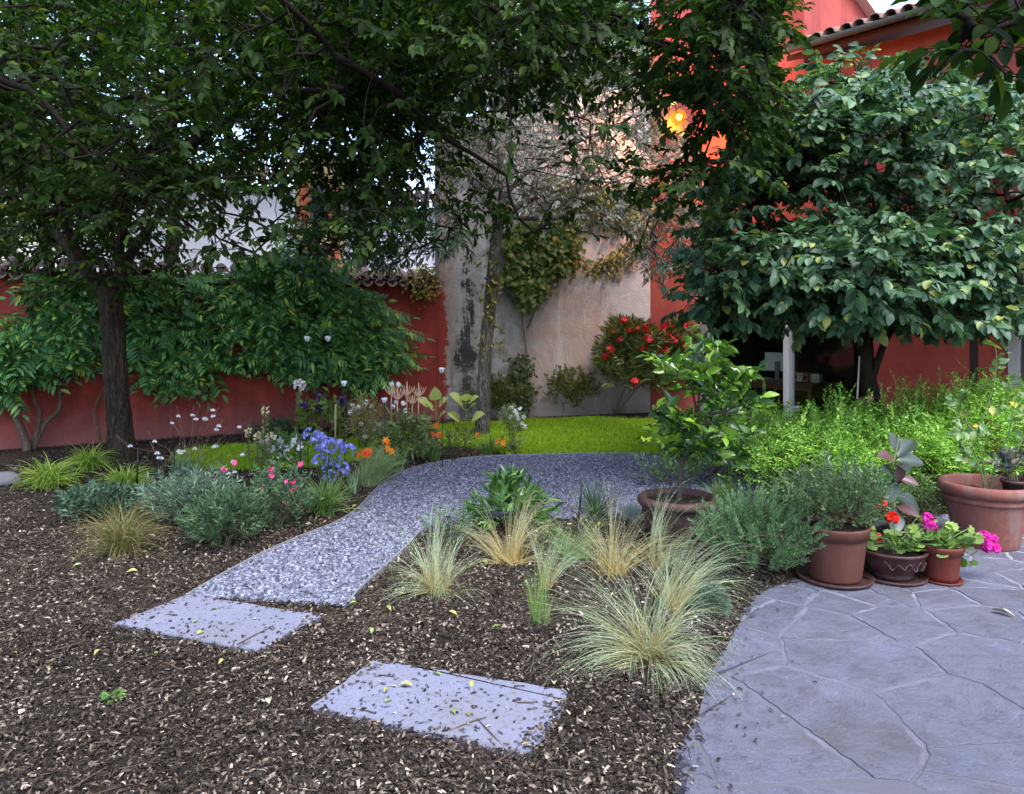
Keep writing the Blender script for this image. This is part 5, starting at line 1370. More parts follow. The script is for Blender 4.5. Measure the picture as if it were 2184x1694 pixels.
# ---- geraniums
GER = leafmat('geranium_leaf', [(0, (.06, .13, .03)), (.5, (.11, .20, .05)), (1, (.20, .28, .06))], .55, .3, .3)
MAG = leafmat('magenta_petal', [(0, (.42, .01, .20)), (1, (.62, .03, .34))], .55, .3, .2, (1, .7, .9))
SCAR = leafmat('scarlet_petal', [(0, (.62, .015, .012)), (1, (.75, .03, .02))], .55, .3, .2, (1, .6, .6))
STEMG = plain('soft_green_stem', (.13, .20, .06), .6, .3)
def geranium(label, base, lv, heads, mats):
    r = thing('geranium', label, 'flower', base, 0, 'geraniums in pots')
    m = M(); lv = np.array(lv)
    for p in lv: m.tube(smooth([base + rng.normal(size=3) * (.02, .02, 0), (base + p) / 2 + (0, 0, .02), p], 4), .0028, 5)
    part(m, 'stem', STEMG, r)
    m = M(); n = len(lv); D = nrm(lv - base) * (1, 1, .2) + rng.normal(size=(n, 3)) * .3; nz_ = rng.normal(size=(n, 3)) * .4 + (0, -.35, 1)
    m.inst(DISC, lv, frames(D, nz_), .05 + .025 * rng.random(n)); part(m, 'foliage', GER, r)
    for (p, rad, mt, k) in heads:
        f = bpy.data.objects.new('flower_head', None); COL.objects.link(f); f.parent = r
        m = M(); florets(m, p, k, rad, .024, 5, 0, leaf_s(.85, .05, .05), (0, -.3, .5)); part(m, 'petals', mt, f)
        m = M(); m.tube(smooth([base, (np.array(p) + base) / 2 + (0, 0, .03), np.array(p)], 5), .0026, 5); part(m, 'stalk', STEMG, f)
b_ = c2 + (.03, 0, .15)
lv = [b_ + np.array((x, y, z)) for x, y, z in zip(rng.uniform(-.17, .24, 60), rng.uniform(-.17, .12, 60), rng.uniform(.01, .12, 60))]
lv += [at(x, y, c2[1] - .05) for x, y in ((1960, 1100), (1975, 1125), (1945, 1130), (1985, 1140), (1990, 1115))]
geranium('geranium with scarlet and magenta flower heads filling the wide bowl', b_, lv,
         [(at(1903, 1105, c2[1] - .08), .032, SCAR, 26), (at(1880, 1077, c2[1] + .02), .027, SCAR, 12), (at(1873, 1146, c2[1] + .05), .02, SCAR, 8), (at(1976, 1108, c2[1] - .02), .036, MAG, 30), (at(1986, 1126, c2[1] - .06), .034, MAG, 28)], None)
b_ = c3 + (0.02, 0, .19)
lv = [b_ + np.array((x, y, z)) for x, y, z in zip(rng.uniform(-.09, .17, 40), rng.uniform(-.1, .09, 40), rng.uniform(.0, .11, 40))]
lv += [at(x, y, c3[1] - .05) for x, y in ((2060, 1170), (2075, 1185), (2050, 1200), (2070, 1205))]
geranium('geranium leaning from the smallest pot with bright magenta heads', b_, lv, [(at(2098, 1148, c3[1]), .038, MAG, 34), (at(2118, 1150, c3[1] + .03), .022, MAG, 12), (at(2107, 1165, c3[1] - .02), .036, MAG, 30), (at(2122, 1170, c3[1]), .024, MAG, 14)], None)

# ---- rubber plant
r_ = thing('rubber_plant', 'rubber plant with big dark purplish leaves on one stem', 'plant', c4 + (0, 0, .19))
Y4 = c4[1]
m = M(); m.tube(smooth([c4 + (0, 0, .18), at(1906, 1100, Y4), at(1908, 1040, Y4), at(1905, 990, Y4), at(1914, 950, Y4), at(1916, 928, Y4)], 5), np.linspace(.008, .004, 26), 8); part(m, 'stem', plain('rubber_stem', (.16, .17, .09), .6, .3), r_)
FIC = N('rubber_leaf'); FIC.base((.028, .042, .034), .38, .45); FIC = FIC.m
FICR = plain('bronze_leaf', (.07, .035, .035), .4, .45)
FT = leaf_h(.52, .14, .16, .48, 9, 0); 
for (bx, by, tx, ty, dy, nx, nz, mt) in ((1912, 968, 1902, 922, .0, .2, .3, 0), (1914, 975, 1950, 932, .05, -.6, 1, 0), (1906, 982, 1878, 968, -.05, 0, 1, 1), (1912, 982, 1975, 985, .0, .0, 1, 0), (1910, 990, 1940, 1000, -.08, .1, 1, 0), (1908, 1016, 1888, 998, -.06, .5, 1, 0), (1914, 1030, 1922, 990, -.04, .1, .4, 1), (1914, 1020, 1962, 1032, -.02, -.1, 1, 1),
                                     (1900, 1020, 1889, 1066, -.10, -.2, .6, 0), (1902, 1038, 1852, 1052, .0, 0, 1, 1), (1912, 1060, 1972, 1090, .03, -.2, 1, 0), (1912, 1080, 1960, 1098, -.06, 0, .9, 1), (1905, 1080, 1912, 1135, -.09, .2, .3, 0)):
    p = at(bx, by, Y4); t = at(tx, ty, Y4 + dy * 2.2); d = t - p; L = np.linalg.norm(d)
    m = M(); m.inst(FT, p[None], frames(d[None], np.array([[nx, -1.0, nz]])), max(L, .12)); part(m, 'leaf', [FIC, FICR][mt], r_)

# ---- rose in the big pot
r_ = thing('rose_bush', 'thin rose bush with long bare shoots and yellowing leaves in the big pot', 'plant', c5 + (-.06, 0, .345)); Y5 = c5[1]
RL = leafmat('rose_leaf', [(0, (.045, .10, .035)), (.6, (.08, .16, .05)), (.92, (.12, .2, .06)), (.97, (.5, .36, .03)), (1, (.5, .36, .03))], .4, .3, .4)
ST = [[(2105, 1052), (2095, 980), (2085, 930), (2100, 880), (2120, 820), (2125, 760), (2120, 735)], [(2108, 1052), (2080, 970), (2055, 920), (2040, 870), (2065, 830)], [(2112, 1052), (2125, 980), (2150, 930), (2160, 880), (2170, 840)], [(2102, 1052), (2090, 1000), (2070, 975), (2045, 960)], [(2110, 1030), (2130, 990), (2170, 970), (2200, 960)], [(2100, 940), (2060, 900), (2050, 850), (2060, 830)], [(2110, 1020), (2150, 1000), (2195, 900), (2200, 850)]]
tg = []; td = []; ROSEST = plain('rose_stem', (.09, .12, .05), .6, .3)
for S_ in ST:
    m = M()
    dy = rng.uniform(-.12, .12); p = smooth([at(x, y, Y5 + dy * i / len(S_)) for i, (x, y) in enumerate(S_)], 5); m.tube(p, np.linspace(.0055, .0025, len(p)), 6); part(m, 'shoot', ROSEST, r_)
    for i in range(len(p) // 3, len(p), 3): tg.append(p[i]); td.append(p[i] - p[i - 1])
tg = np.array(tg); td = nrm(np.array(td)) * .4 + rng.normal(size=(len(tg), 3)) * .6; m = M(); leaves_on(m, tg, td, 5, .058, leaf_t(.6, .1, .12), 0, 1.1, (0, -.3, 1), .09, .4, 1, .1); part(m, 'foliage', RL, r_)
b_ = c6 + (0, 0, .1); pp = blob(b_, .22, .18, .2, 24, .1); shrub('seedling', 'small dark leaved plant in the little pot inside the big pot', 'plant', b_, pp, leafmat('bronze_leaf_small', [(0, (.05, .05, .05)), (.6, (.07, .11, .09)), (1, (.22, .15, .08))], .35, .2, .5), 5, .05, LEAF, .07, nst=4, stem_r=.002)

# ================================================================ GRASSES
def grass(name, label, cat, base, n, az, lean, bend, L, wd, mat, rad=.05, segs=7, group=None, m=None, power=1.2, ret=False, twist=.5):
    mm = m or M()
    r_ = rad * np.sqrt(rng.random(n)); q = rng.random(n) * 2 * pi
    B = np.asarray(base)[None] + np.stack([r_ * np.cos(q), r_ * np.sin(q), np.zeros(n)], -1)
    mm.blades(B, az, lean, bend, L, wd, segs, 0, .012, twist, power)
    if ret: return mm
    o = mm.build(name, mat, None, True, loc=base)
    return tag(o, label, cat, group)
U = rng.uniform
STIPA = leafmat('feather_grass_blade', [(0, (.13, .20, .09)), (.5, (.27, .35, .20)), (1, (.48, .52, .40))], .7, .3, .15, (1, 1, .8), ((.32, .25, .09), [(0, 1.0), (.2, .75), (.5, 0.0)]))
STIPT = leafmat('straw_grass_blade', [(0, (.22, .23, .11)), (.5, (.32, .31, .16)), (1, (.48, .45, .30))], .7, .3, .15, (1, 1, .8), ((.38, .28, .09), [(0, 1.0), (.3, .6), (.6, 0)]))
GS = 'feather grasses in the chip bed'
def stipa(label, x, y, tufts, mat=STIPA, rad=.05, rep=1.9):
    b = gnd(x, y); m = M()
    for (az, sp, lean, lsp, bend, bsp, L, n) in tufts:
        k = max(4, int(n / 6.5))          # the blades gather in strands that swing together
        for _ in range(k):
            sa, sl_, sb, sL = radians(az) + rng.normal() * radians(sp) * .8, np.clip(radians(lean) * 1.12 + rng.normal() * radians(lsp) * 1.3, 0, 2), radians(bend) + rng.normal() * radians(bsp), L * rng.uniform(.55, 1.45)
            nn = rng.integers(5, 17)
            grass(None, None, None, b + np.array((rng.normal(), rng.normal(), 0)) * rad * .7, nn, sa + rng.normal(size=nn) * .13, np.clip(sl_ + rng.normal(size=nn) * .06, 0, 2), sb * 1.45 + rng.normal(size=nn) * .2, sL * 1.12 * rng.uniform(.55, 1.1, nn), .0019, None, rad * .35, 11, m=m, ret=True, twist=.8, power=1.9)
    o = m.build('feather_grass', mat, None, True, loc=b); return tag(o, label, 'grass', GS)
# az: 0 = right, 90 = away, 180 = left, 270 = towards the viewer; tufts: az, spread, lean, spread, bend, spread, length, count
stipa('largest pale feather grass sprawling both ways over the chips nearest the flagstones', 1388, 1405,
      [(175, 16, 50, 8, 50, 10, .52, 90), (160, 18, 28, 9, 45, 12, .55, 80), (200, 14, 62, 8, 66, 12, .48, 110), (60, 40, 12, 8, 30, 12, .42, 70), (10, 25, 35, 10, 60, 15, .46, 60), (292, 16, 48, 10, 72, 14, .48, 120), (312, 14, 40, 8, 75, 12, .42, 50), (350, 20, 60, 10, 50, 10, .5, 30)], rad=.055)
stipa('pale feather grass swept to the right over the round grey cushion plant', 1425, 1300, [(15, 20, 35, 9, 75, 14, .52, 120), (40, 30, 15, 8, 55, 16, .45, 70), (130, 30, 25, 10, 50, 14, .40, 50), (340, 20, 50, 10, 55, 14, .42, 40)])
stipa('straw based feather grass arching right in front of the lemon pot', 1312, 1232, [(140, 30, 28, 9, 35, 12, .40, 80), (60, 40, 12, 8, 35, 14, .42, 80), (15, 20, 28, 9, 70, 14, .50, 60), (190, 25, 40, 10, 45, 12, .34, 40)], STIPT)
stipa('green feather grass with plumes curling over beside the lemon pot foot', 1395, 1215, [(10, 20, 25, 9, 90, 16, .50, 110), (60, 40, 12, 8, 60, 16, .42, 60), (330, 25, 40, 10, 60, 12, .4, 40)])
stipa('light green feather grass with curved arching blades by the dark stake', 1215, 1195, [(150, 35, 28, 10, 75, 16, .42, 90), (40, 40, 18, 10, 60, 16, .42, 90), (0, 25, 40, 10, 70, 14, .40, 60), (250, 40, 35, 10, 70, 14, .32, 50)], leafmat('green_feather_blade', [(0, (.09, .18, .06)), (.6, (.17, .27, .10)), (1, (.33, .40, .2))], .7, .3, .15))
stipa('golden straw feather grass fanning up behind the slim green clump', 1085, 1205, [(160, 30, 35, 10, 40, 12, .38, 90), (60, 50, 10, 8, 30, 12, .42, 100), (20, 25, 35, 10, 50, 12, .36, 70), (185, 15, 55, 8, 40, 10, .34, 40)], STIPT)
stipa('pale feather grass with plumes falling forward nearest the slab and path', 930, 1265, [(165, 30, 25, 9, 55, 15, .42, 90), (60, 40, 12, 8, 35, 14, .40, 90), (20, 25, 28, 9, 45, 12, .38, 60), (262, 22, 45, 10, 80, 14, .32, 70), (195, 20, 55, 9, 55, 12, .36, 50), (320, 15, 45, 10, 70, 12, .34, 25)])
stipa('slim upright green clump of fine grass alone in the open chips', 1148, 1332, [(90, 180, 6, 4, 8, 8, .26, 90), (90, 180, 9, 5, 15, 8, .18, 60), (60, 60, 8, 5, 20, 10, .36, 14)], leafmat('fine_green_blade', [(0, (.10, .18, .04)), (1, (.25, .34, .12))], .6, .3, .2), .045, 2.2)
stipa('thin wispy feather grass rising just behind the slim green clump', 1168, 1262, [(60, 70, 10, 7, 25, 12, .42, 60), (30, 30, 30, 10, 45, 12, .36, 30)], STIPA, .03, 2)

HAK = leafmat('lime_grass_blade', [(0, (.12, .20, .03)), (.5, (.22, .33, .05)), (1, (.36, .46, .10))], .55, .35, .25)
HG = 'lime grass clumps below the thick trunk'
for lb, x, y, L, n, rd in (('largest lime green grass clump at the far left', 105, 1040, .36, 520, .09), ('lime green grass clump behind the largest one', 188, 1003, .34, 360, .08), ('lime green grass clump at the foot of the thick trunk', 268, 1046, .32, 330, .08)):
    grass('lime_grass', lb, 'grass', gnd(x, y), n, rng.random(n) * 6.28, np.abs(rng.normal(size=n)) * .45, rng.uniform(1.0, 2.7, n), L * 1.1 * rng.uniform(.55, 1.1, n), .011, HAK, rd, 7, HG)
SED = leafmat('brown_sedge_blade', [(0, (.06, .07, .02)), (.5, (.13, .13, .045)), (1, (.26, .22, .11))], .7, .25, .15)
n = 900; grass('sedge', 'brownish sedge clump with fine arching blades at the front left', 'grass', gnd(258, 1180), n, rng.random(n) * 6.28, np.abs(rng.normal(size=n)) * .55, rng.uniform(.8, 2.3, n), .46 * rng.uniform(.5, 1.15, n), .003, SED, .07, 8)
DGR = leafmat('green_grass_blade', [(0, (.05, .11, .03)), (.5, (.10, .19, .05)), (1, (.20, .30, .10))], .55, .3, .25)
n = 420; grass('agapanthus_foliage' if False else 'green_grass', 'dark green grass clump at the path bend below the blue flowers', 'grass', gnd(692, 1098), n, rng.random(n) * 6.28, np.abs(rng.normal(size=n)) * .4, rng.uniform(.7, 1.9, n), .40 * rng.uniform(.5, 1.1, n), .008, DGR, .07, 8)
FEA = leafmat('soft_grass_blade', [(0, (.13, .20, .08)), (.5, (.22, .31, .13)), (1, (.34, .42, .22))], .6, .3, .2)
n = 800; grass('soft_grass', 'soft pale green grass arching to the right beside the path', 'grass', gnd(790, 1035), n, radians(30) + rng.normal(size=n) * 1.2, np.abs(rng.normal(size=n)) * .35, rng.uniform(.5, 1.9, n), .46 * rng.uniform(.5, 1.1, n), .004, FEA, .09, 8)
n = 40; grass('iris_leaves', 'small clump of broad grey green blades at the path edge', 'plant', gnd(752, 1052), n, rng.random(n) * 6.28, np.abs(rng.normal(size=n)) * .2, rng.uniform(.0, .5, n), .24 * rng.uniform(.6, 1.1, n), .016, leafmat('iris_blade', [(0, (.14, .22, .12)), (1, (.26, .36, .2))], .5, .3), .04, 5)
YUC = leafmat('yucca_blade', [(0, (.04, .08, .04)), (.6, (.07, .12, .07)), (1, (.14, .2, .11))], .45, .2, .4)
n = 70; grass('yucca', 'dark spiky yucca rosette behind the arching green grass', 'plant', gnd(1272, 1105), n, rng.random(n) * 6.28, rng.uniform(.1, 1.1, n), rng.uniform(.0, .4, n), .36 * rng.uniform(.7, 1.1, n), .016, YUC, .03, 5)
FES = leafmat('blue_fescue_blade', [(0, (.15, .20, .23)), (.6, (.24, .30, .34)), (1, (.36, .42, .44))], .6, .2, .2)
n = 900; grass('blue_fescue', 'blue grey fescue tuft beside the lemon pot', 'grass', gnd(1345, 1108), n, rng.random(n) * 6.28, np.abs(rng.normal(size=n)) * .55, rng.uniform(.1, .9, n), .17 * rng.uniform(.6, 1.1, n), .003, FES, .06, 5)
DLG = 'daylily clumps along the path'
for lb, x, y, k, L in (('daylily clump with blue green blades below the orange flowers', 845, 1010, 46, .36), ('daylily leaf clump beside the path near the sunflowers', 925, 985, 46, .33), ('daylily leaf clump in the lawn edge right of the slim trunk', 1040, 972, 46, .33)):
    n = k; grass('daylily_clump', lb, 'plant', gnd(x, y), n, rng.random(n) * 6.28, np.abs(rng.normal(size=n)) * .35, rng.uniform(.4, 1.5, n), L * rng.uniform(.6, 1.1, n), .016, DGR, .06, 7, DLG)
# round cushion plant, small leafy plant in the chips
b_ = gnd(1518, 1308); CUSH = leafmat('grey_cushion_leaf', [(0, (.05, .09, .06)), (1, (.14, .20, .14))], .6, .2)
m = M(); n = 1500; a = rvec(n); a[:, 2] = np.abs(a[:, 2]); m.inst(LEAF_SN, b_ + a * np.array((.095, .09, .155)) * rng.uniform(.75, 1, (n, 1)), frames(a + rng.normal(size=(n, 3)) * .35, rvec(n)), .028)
tag(m.build('cushion_plant', CUSH, None, loc=b_), 'round grey green cushion plant at the flagstone edge', 'plant')
b_ = gnd(240, 1500); m = M(); n = 40; a = rvec(n); a[:, 2] = np.abs(a[:, 2]) * .6; m.inst(LEAF_S, b_ + a * .02 + (0, 0, .02), frames(a, rvec(n) + (0, 0, 1)), .035); tag(m.build('weed', DGR, None, loc=b_), 'tiny green weed sprouting in the open wood chips', 'weed')

# ================================================================ LEAFY PLANTS OF THE BEDS
SAGE = leafmat('dark_sage_leaf', [(0, (.022, .055, .035)), (.6, (.045, .095, .06)), (1, (.09, .15, .09))], .6, .2, .25)
b_ = gnd(208, 1108); shrub('sage', 'dark green low sage bush between the lime grass and brown sedge', 'shrub', b_, blob(b_, .52, .42, .22, 200, .1, .4), SAGE, 10, .040, leaf_s(.42, .06, .1), .1, nst=6, up=1.0)
GRY = leafmat('grey_green_leaf', [(0, (.06, .11, .075)), (.6, (.10, .17, .115)), (1, (.17, .25, .17))], .6, .2, .25)
b_ = gnd(408, 1122); shrub('salvia', 'grey green narrow leaved salvia bush left of the darker bushes', 'shrub', b_, blob(b_, .68, .5, .34, 270, .08, .45), GRY, 14, .045, LEAF_SN, .15, nst=7, up=1.3)
DRK = leafmat('dark_narrow_leaf', [(0, (.022, .06, .03)), (.6, (.045, .095, .045)), (1, (.09, .15, .075))], .55, .2, .25)
b_ = gnd(478, 1168); shrub('salvia', 'dark narrow leaved bush nearest the path edging at the left', 'shrub', b_, blob(b_, .46, .4, .31, 200, .05, .5), DRK, 14, .048, LEAF_SN, .14, nst=7, up=1.2)
PINK = leafmat('pink_petal', [(0, (.55, .04, .16)), (1, (.70, .10, .28))], .6, .3, .2, (1, .8, .9))
b_ = gnd(588, 1132); r_ = shrub('salvia', 'twiggy dark salvia bush dotted with small pink flowers', 'shrub', b_, np.concatenate([blob(b_, .5, .45, .30, 170, .05, .5), blob(b_ + (-.05, .25, .05), .4, .3, .36, 60, .2)]), DRK, 9, .034, LEAF_S, .13, nst=7, up=1.2)
for x, y in ((577, 1000), (580, 1014), (625, 1027), (622, 1047), (632, 1042), (597, 1057), (569, 1077), (556, 1062), (610, 1030), (500, 987), (478, 1001), (640, 1075), (560, 1045), (605, 1072), (640, 990)):
    m = M(); florets(m, at(x, y, b_[1] + .05), 4, .014, .02, 4, 0, leaf_s(.9, .1, .1)); part(m, 'flower', PINK, r_)
b_ = gnd(1085, 1128); PEO = leafmat('peony_leaf', [(0, (.025, .075, .02)), (.6, (.05, .13, .03)), (1, (.10, .20, .045))], .35, .25, .5)
pp = np.concatenate([blob(b_, .40, .36, .33, 34, .35, .4), blob(b_ + (0, 0, 0), .6, .4, .16, 22, .2)]); shrub('leafy_shrub', 'glossy dark green leafy shrub at the path edge behind the straw grass', 'shrub', b_, pp, PEO, 9, .10, leaf_t(.3, .1, .2, .42), .12, nst=6, up=.8)
b_ = gnd(1432, 1040); shrub('low_shrub', 'small light leafy shrub between the lemon pot and the path', 'shrub', b_, blob(b_, .62, .4, .24, 60, .1), leafmat('fresh_leaf', [(0, (.05, .11, .04)), (1, (.13, .22, .08))], .45, .25), 9, .04, LEAF_S, .16, nst=6)
b_ = gnd(1545, 1078); n = 420; grass('thyme_grass', 'thin tufty green plant between the lemon pot and rosemary', 'plant', b_, n, rng.random(n) * 6.28, np.abs(rng.normal(size=n)) * .5, rng.uniform(.2, 1.2, n), .26 * rng.uniform(.6, 1.1, n), .005, DGR, .09, 6)
# lavender with purple spikes
PUR = leafmat('purple_petal', [(0, (.07, .04, .16)), (1, (.16, .09, .30))], .6, .2, .2, (1, .8, 1))
def spikes(root, tips, bases, mat, r=.008, frac=.45, stemm=None, fl=.014, nf=40, T=None):
    for t, b in zip(tips, bases):
        f = bpy.data.objects.new('flower_spike', None); COL.objects.link(f); f.parent = root
        t = np.asarray(t); b = np.asarray(b); mid = (t + b) / 2 + rng.normal(size=3) * .015
        p = smooth([b, mid, t], 8); m = M(); m.tube(p, np.linspace(.003, .0015, len(p)), 5); part(m, 'stalk', stemm or STEMG, f)
        q = np.linspace(1 - frac, 1, nf); P = np.stack([np.interp(q, np.linspace(0, 1, len(p)), p[:, i]) for i in range(3)], -1)
        a = rvec(nf); a[:, 2] = a[:, 2] * .3 + .1; tp = r * (1 - .5 * (q - (1 - frac)) / frac)
        m = M(); m.inst(T or leaf_s(.7, .1, .1), P + a * tp[:, None] * .5, frames(a + (0, 0, .3), rvec(nf)), fl * (.7 + .6 * rng.random(nf))); part(m, 'petals', mat, f)
b_ = gnd(955, 1160); r_ = shrub('lavender', 'grey green lavender with dark purple spikes at the path edge', 'plant', b_, blob(b_, .34, .3, .18, 90, .1), GRY, 12, .03, LEAF_SN, .1, nst=6, up=1.2)
tips = [at(x, y, b_[1] + rng.uniform(-.1, .1)) for x, y in ((919, 1118), (925, 1140), (938, 1112), (948, 1108), (957, 1100), (966, 1102), (975, 1108), (962, 1112), (952, 1118), (932, 1128))]
spikes(r_, tips, [b_ + (rng.normal() * .05, rng.normal() * .05, .08) for _ in tips], PUR, .012, .4, None, .018, 36)

# ---- agapanthus
b_ = gnd(695, 1058); BLU = leafmat('blue_petal', [(0, (.16, .18, .52)), (.6, (.24, .26, .66)), (1, (.36, .38, .76))], .6, .3, .2, (.9, .9, 1))
r_ = thing('agapanthus', 'agapanthus with round lavender blue flower heads on tall stems', 'flower', b_)
for x, y in ((664, 928), (678, 936), (690, 944), (712, 951), (726, 952), (742, 958), (686, 960), (703, 950), (712, 977), (682, 986), (729, 1001), (702, 1016)):
    p = at(x, y, b_[1] + rng.uniform(-.25, .2)); f = bpy.data.objects.new('flower_head', None); COL.objects.link(f); f.parent = r_
    m = M(); m.tube(smooth([b_ + (rng.normal() * .05, rng.normal() * .04, 0), (b_ + p) / 2 + (rng.normal() * .02, 0, .02), p], 5), .004, 6); part(m, 'stalk', plain('dark_green_stalk', (.05, .09, .03), .6), f)
    n = 15; a = rvec(n); a[:, 2] = a[:, 2] * .7 + .25; a = nrm(a); Q = p + a * .052
    m = M(); m.segs(np.repeat(p[None], n, 0), Q, .0012, .0012, 3, 1); ref = rvec(n); u = nrm(np.cross(a, ref)); v = np.cross(a, u)
    for k in range(6):
        d = u * cos(k * pi / 3) + v * sin(k * pi / 3) + a * 1.0; m.inst(leaf_s(.42, .05, .15), Q, frames(d, a), .034)
    part(m, 'petals', [BLU, STEMG], f)

# ---- gaura
WHT = leafmat('white_petal', [(0, (.66, .66, .70)), (1, (.80, .80, .82))], .6, .35, .2, (1, 1, 1))
b_ = gnd(405, 1010); r_ = thing('gaura', 'gaura with small white butterfly flowers on thin arching stems', 'flower', b_)
GAU = plain('reddish_thin_stem', (.20, .12, .09), .7, .2)
for x, y in ((381, 889), (411, 887), (418, 896), (437, 894), (455, 889), (368, 904), (467, 910), (462, 918), (511, 913), (330, 943), (278, 953), (391, 964), (416, 958), (457, 954), (335, 968), (518, 971), (497, 985), (488, 1012), (339, 978), (385, 968)):
    p = at(x, y, b_[1] + rng.uniform(-.5, .4)); f = bpy.data.objects.new('flower_stem', None); COL.objects.link(f); f.parent = r_
    tip = p + np.array(((x - 400) / 900, 0, .08 + .05 * rng.random()))
    m = M(); q = smooth([b_ + (rng.normal() * .08 + (x - 405) * .0022, rng.normal() * .08, .0), b_ * .45 + p * .55 + (0, 0, .05), p, tip], 5); m.tube(q, np.linspace(.0024, .0012, len(q)), 4)
    k = 16; m.inst(LEAF_SN, np.repeat(tip[None], k, 0) - np.outer(rng.random(k), tip - p), frames(rvec(k) * .5 + (0, 0, 1), rvec(k)), .02); part(m, 'stalk', GAU, f)
    for j in range(rng.integers(1, 3)):
        m = M(); c_ = p + rng.normal(size=3) * (.012, .01, .014) * j * 1.5
        d = np.array([(1, -.2, .35), (-1, -.2, .3), (.5, -.2, .9), (-.45, -.2, .9)]) + rng.normal(size=(4, 3)) * .2
        m.inst(leaf_s(.75, .05, .1), np.repeat(c_[None], 4, 0), frames(d, np.array([[0, -1, .3]] * 4)), .030); part(m, 'petals', WHT, f)
m = M(); n = 120; grass(None, None, None, b_, n, rng.random(n) * 6.28, np.abs(rng.normal(size=n)) * .35, .5, .3 * rng.uniform(.4, 1, n), .006, None, .16, 5, m=m, ret=True); part(m, 'foliage', GRY, r_)

# ---- cream spikes, white bells, tall white foxglove
CRM = leafmat('cream_petal', [(0, (.50, .40, .22)), (.6, (.64, .56, .36)), (1, (.74, .70, .56))], .6, .3)
BRNP = leafmat('seed_pod', [(0, (.10, .09, .04)), (.6, (.17, .16, .06)), (1, (.30, .22, .10))], .7, .2)
b_ = gnd(565, 1015); r_ = thing('dried_spike_flower', 'brown seed spikes with cream tops rising in front of the red wall', 'flower', b_)
for x, y, xb, k in ((566, 868, 563, 90), (530, 916, 532, 50), (549, 925, 551, 40), (575, 925, 577, 40)):
    t = at(x, y, b_[1]); bb = gnd(xb, 1015); f = bpy.data.objects.new('flower_spike', None); COL.objects.link(f); f.parent = r_
    p = np.linspace(bb, t, 14); m = M(); m.tube(p, .005, 6); part(m, 'stalk', plain('dark_stalk', (.07, .07, .03), .8), f)
    q = rng.random(k) * .62 + .28; P = bb + np.outer(q, t - bb); a = rvec(k); a[:, 2] *= .3; m = M(); m.inst(leaf_s(.7, .2, .2), P + a * .012, frames(a, rvec(k)), .03); part(m, 'seed_pods', BRNP, f)
    k2 = 26; q = .88 + .13 * rng.random(k2); P = bb + np.outer(q, t - bb); a = rvec(k2); a[:, 2] *= .4; m = M(); m.inst(leaf_s(.7, .2, .2), P + a * .012, frames(a, rvec(k2)), .036); part(m, 'petals', CRM, f)
b_ = gnd(622, 950); r_ = thing('foxglove', 'tall leaning spike with a white flower cluster on its tip', 'flower', b_); t = at(639, 822, b_[1])
p = smooth([b_, b_ * .5 + t * .5 + (.03, 0, 0), t], 8); m = M(); m.tube(p, .008, 6); part(m, 'stalk', STEMG, r_)
k = 120; q = rng.random(k) * .85; P = np.stack([np.interp(q, np.linspace(0, 1, len(p)), p[:, i]) for i in range(3)], -1); a = rvec(k); a[:, 2] *= .3; m = M(); m.inst(leaf_s(.5, .1, .2), P, frames(a, rvec(k)), .055); part(m, 'foliage', leafmat('spike_leaf', [(0, (.10, .14, .05)), (1, (.24, .28, .12))], .6, .3), r_)
m = M(); florets(m, t, 9, .05, .07, 3, 0, leaf_s(.7, .1, .2), (0, -.5, .2)); part(m, 'petals', WHT, r_)
b_ = gnd(590, 1000); r_ = shrub('bellflower', 'white bellflowers in a cluster in front of the lawn', 'flower', b_, crown_pts([(555, 935), (620, 930), (650, 950), (640, 990), (560, 995)], 55, b_[1] - .2, b_[1] + .25, None, .02), DGR, 8, .05, LEAF, .1, nst=6, up=1)
for x, y in ((583, 934), (575, 945), (590, 944), (601, 938), (607, 945), (598, 952), (612, 957), (588, 955), (580, 958), (637, 932), (639, 945), (640, 957), (606, 968), (570, 940), (620, 948), (560, 940), (628, 940), (594, 962)):
    m = M(); florets(m, at(x, y, b_[1] + rng.uniform(-.15, .15)), 3, .016, .042, 4, 0, leaf_s(.8, .15, .1), (0, -.6, 0)); part(m, 'flower', WHT, r_)
# dark groundcover and purple salvia at the wall
b_ = gnd(600, 938); shrub('low_shrub', 'dark low groundcover at the foot of the red wall behind the white bells', 'shrub', b_, blob(b_, .8, .4, .2, 90, .1), DRK, 8, .05, LEAF_S, .1, nst=6)
b_ = gnd(690, 945); r_ = shrub('salvia', 'purple flowered salvia with light green leaves near the wisteria stems', 'flower', b_, crown_pts([(640, 870), (690, 860), (720, 880), (735, 930), (650, 930)], 60, b_[1] - .25, b_[1] + .2, None, .05), leafmat('light_leaf', [(0, (.08, .14, .03)), (1, (.22, .30, .07))], .5, .35), 7, .08, LEAF, .12, nst=6, up=.7)
tips = [at(x, y, b_[1]) for x, y in ((684, 846), (679, 856), (690, 858), (730, 853), (733, 850), (645, 862), (641, 858))]
spikes(r_, tips, [b_ + ((t[0] - b_[0]) * .7, 0, .3) for t in tips], PUR, .035, .5, None, .05, 70)
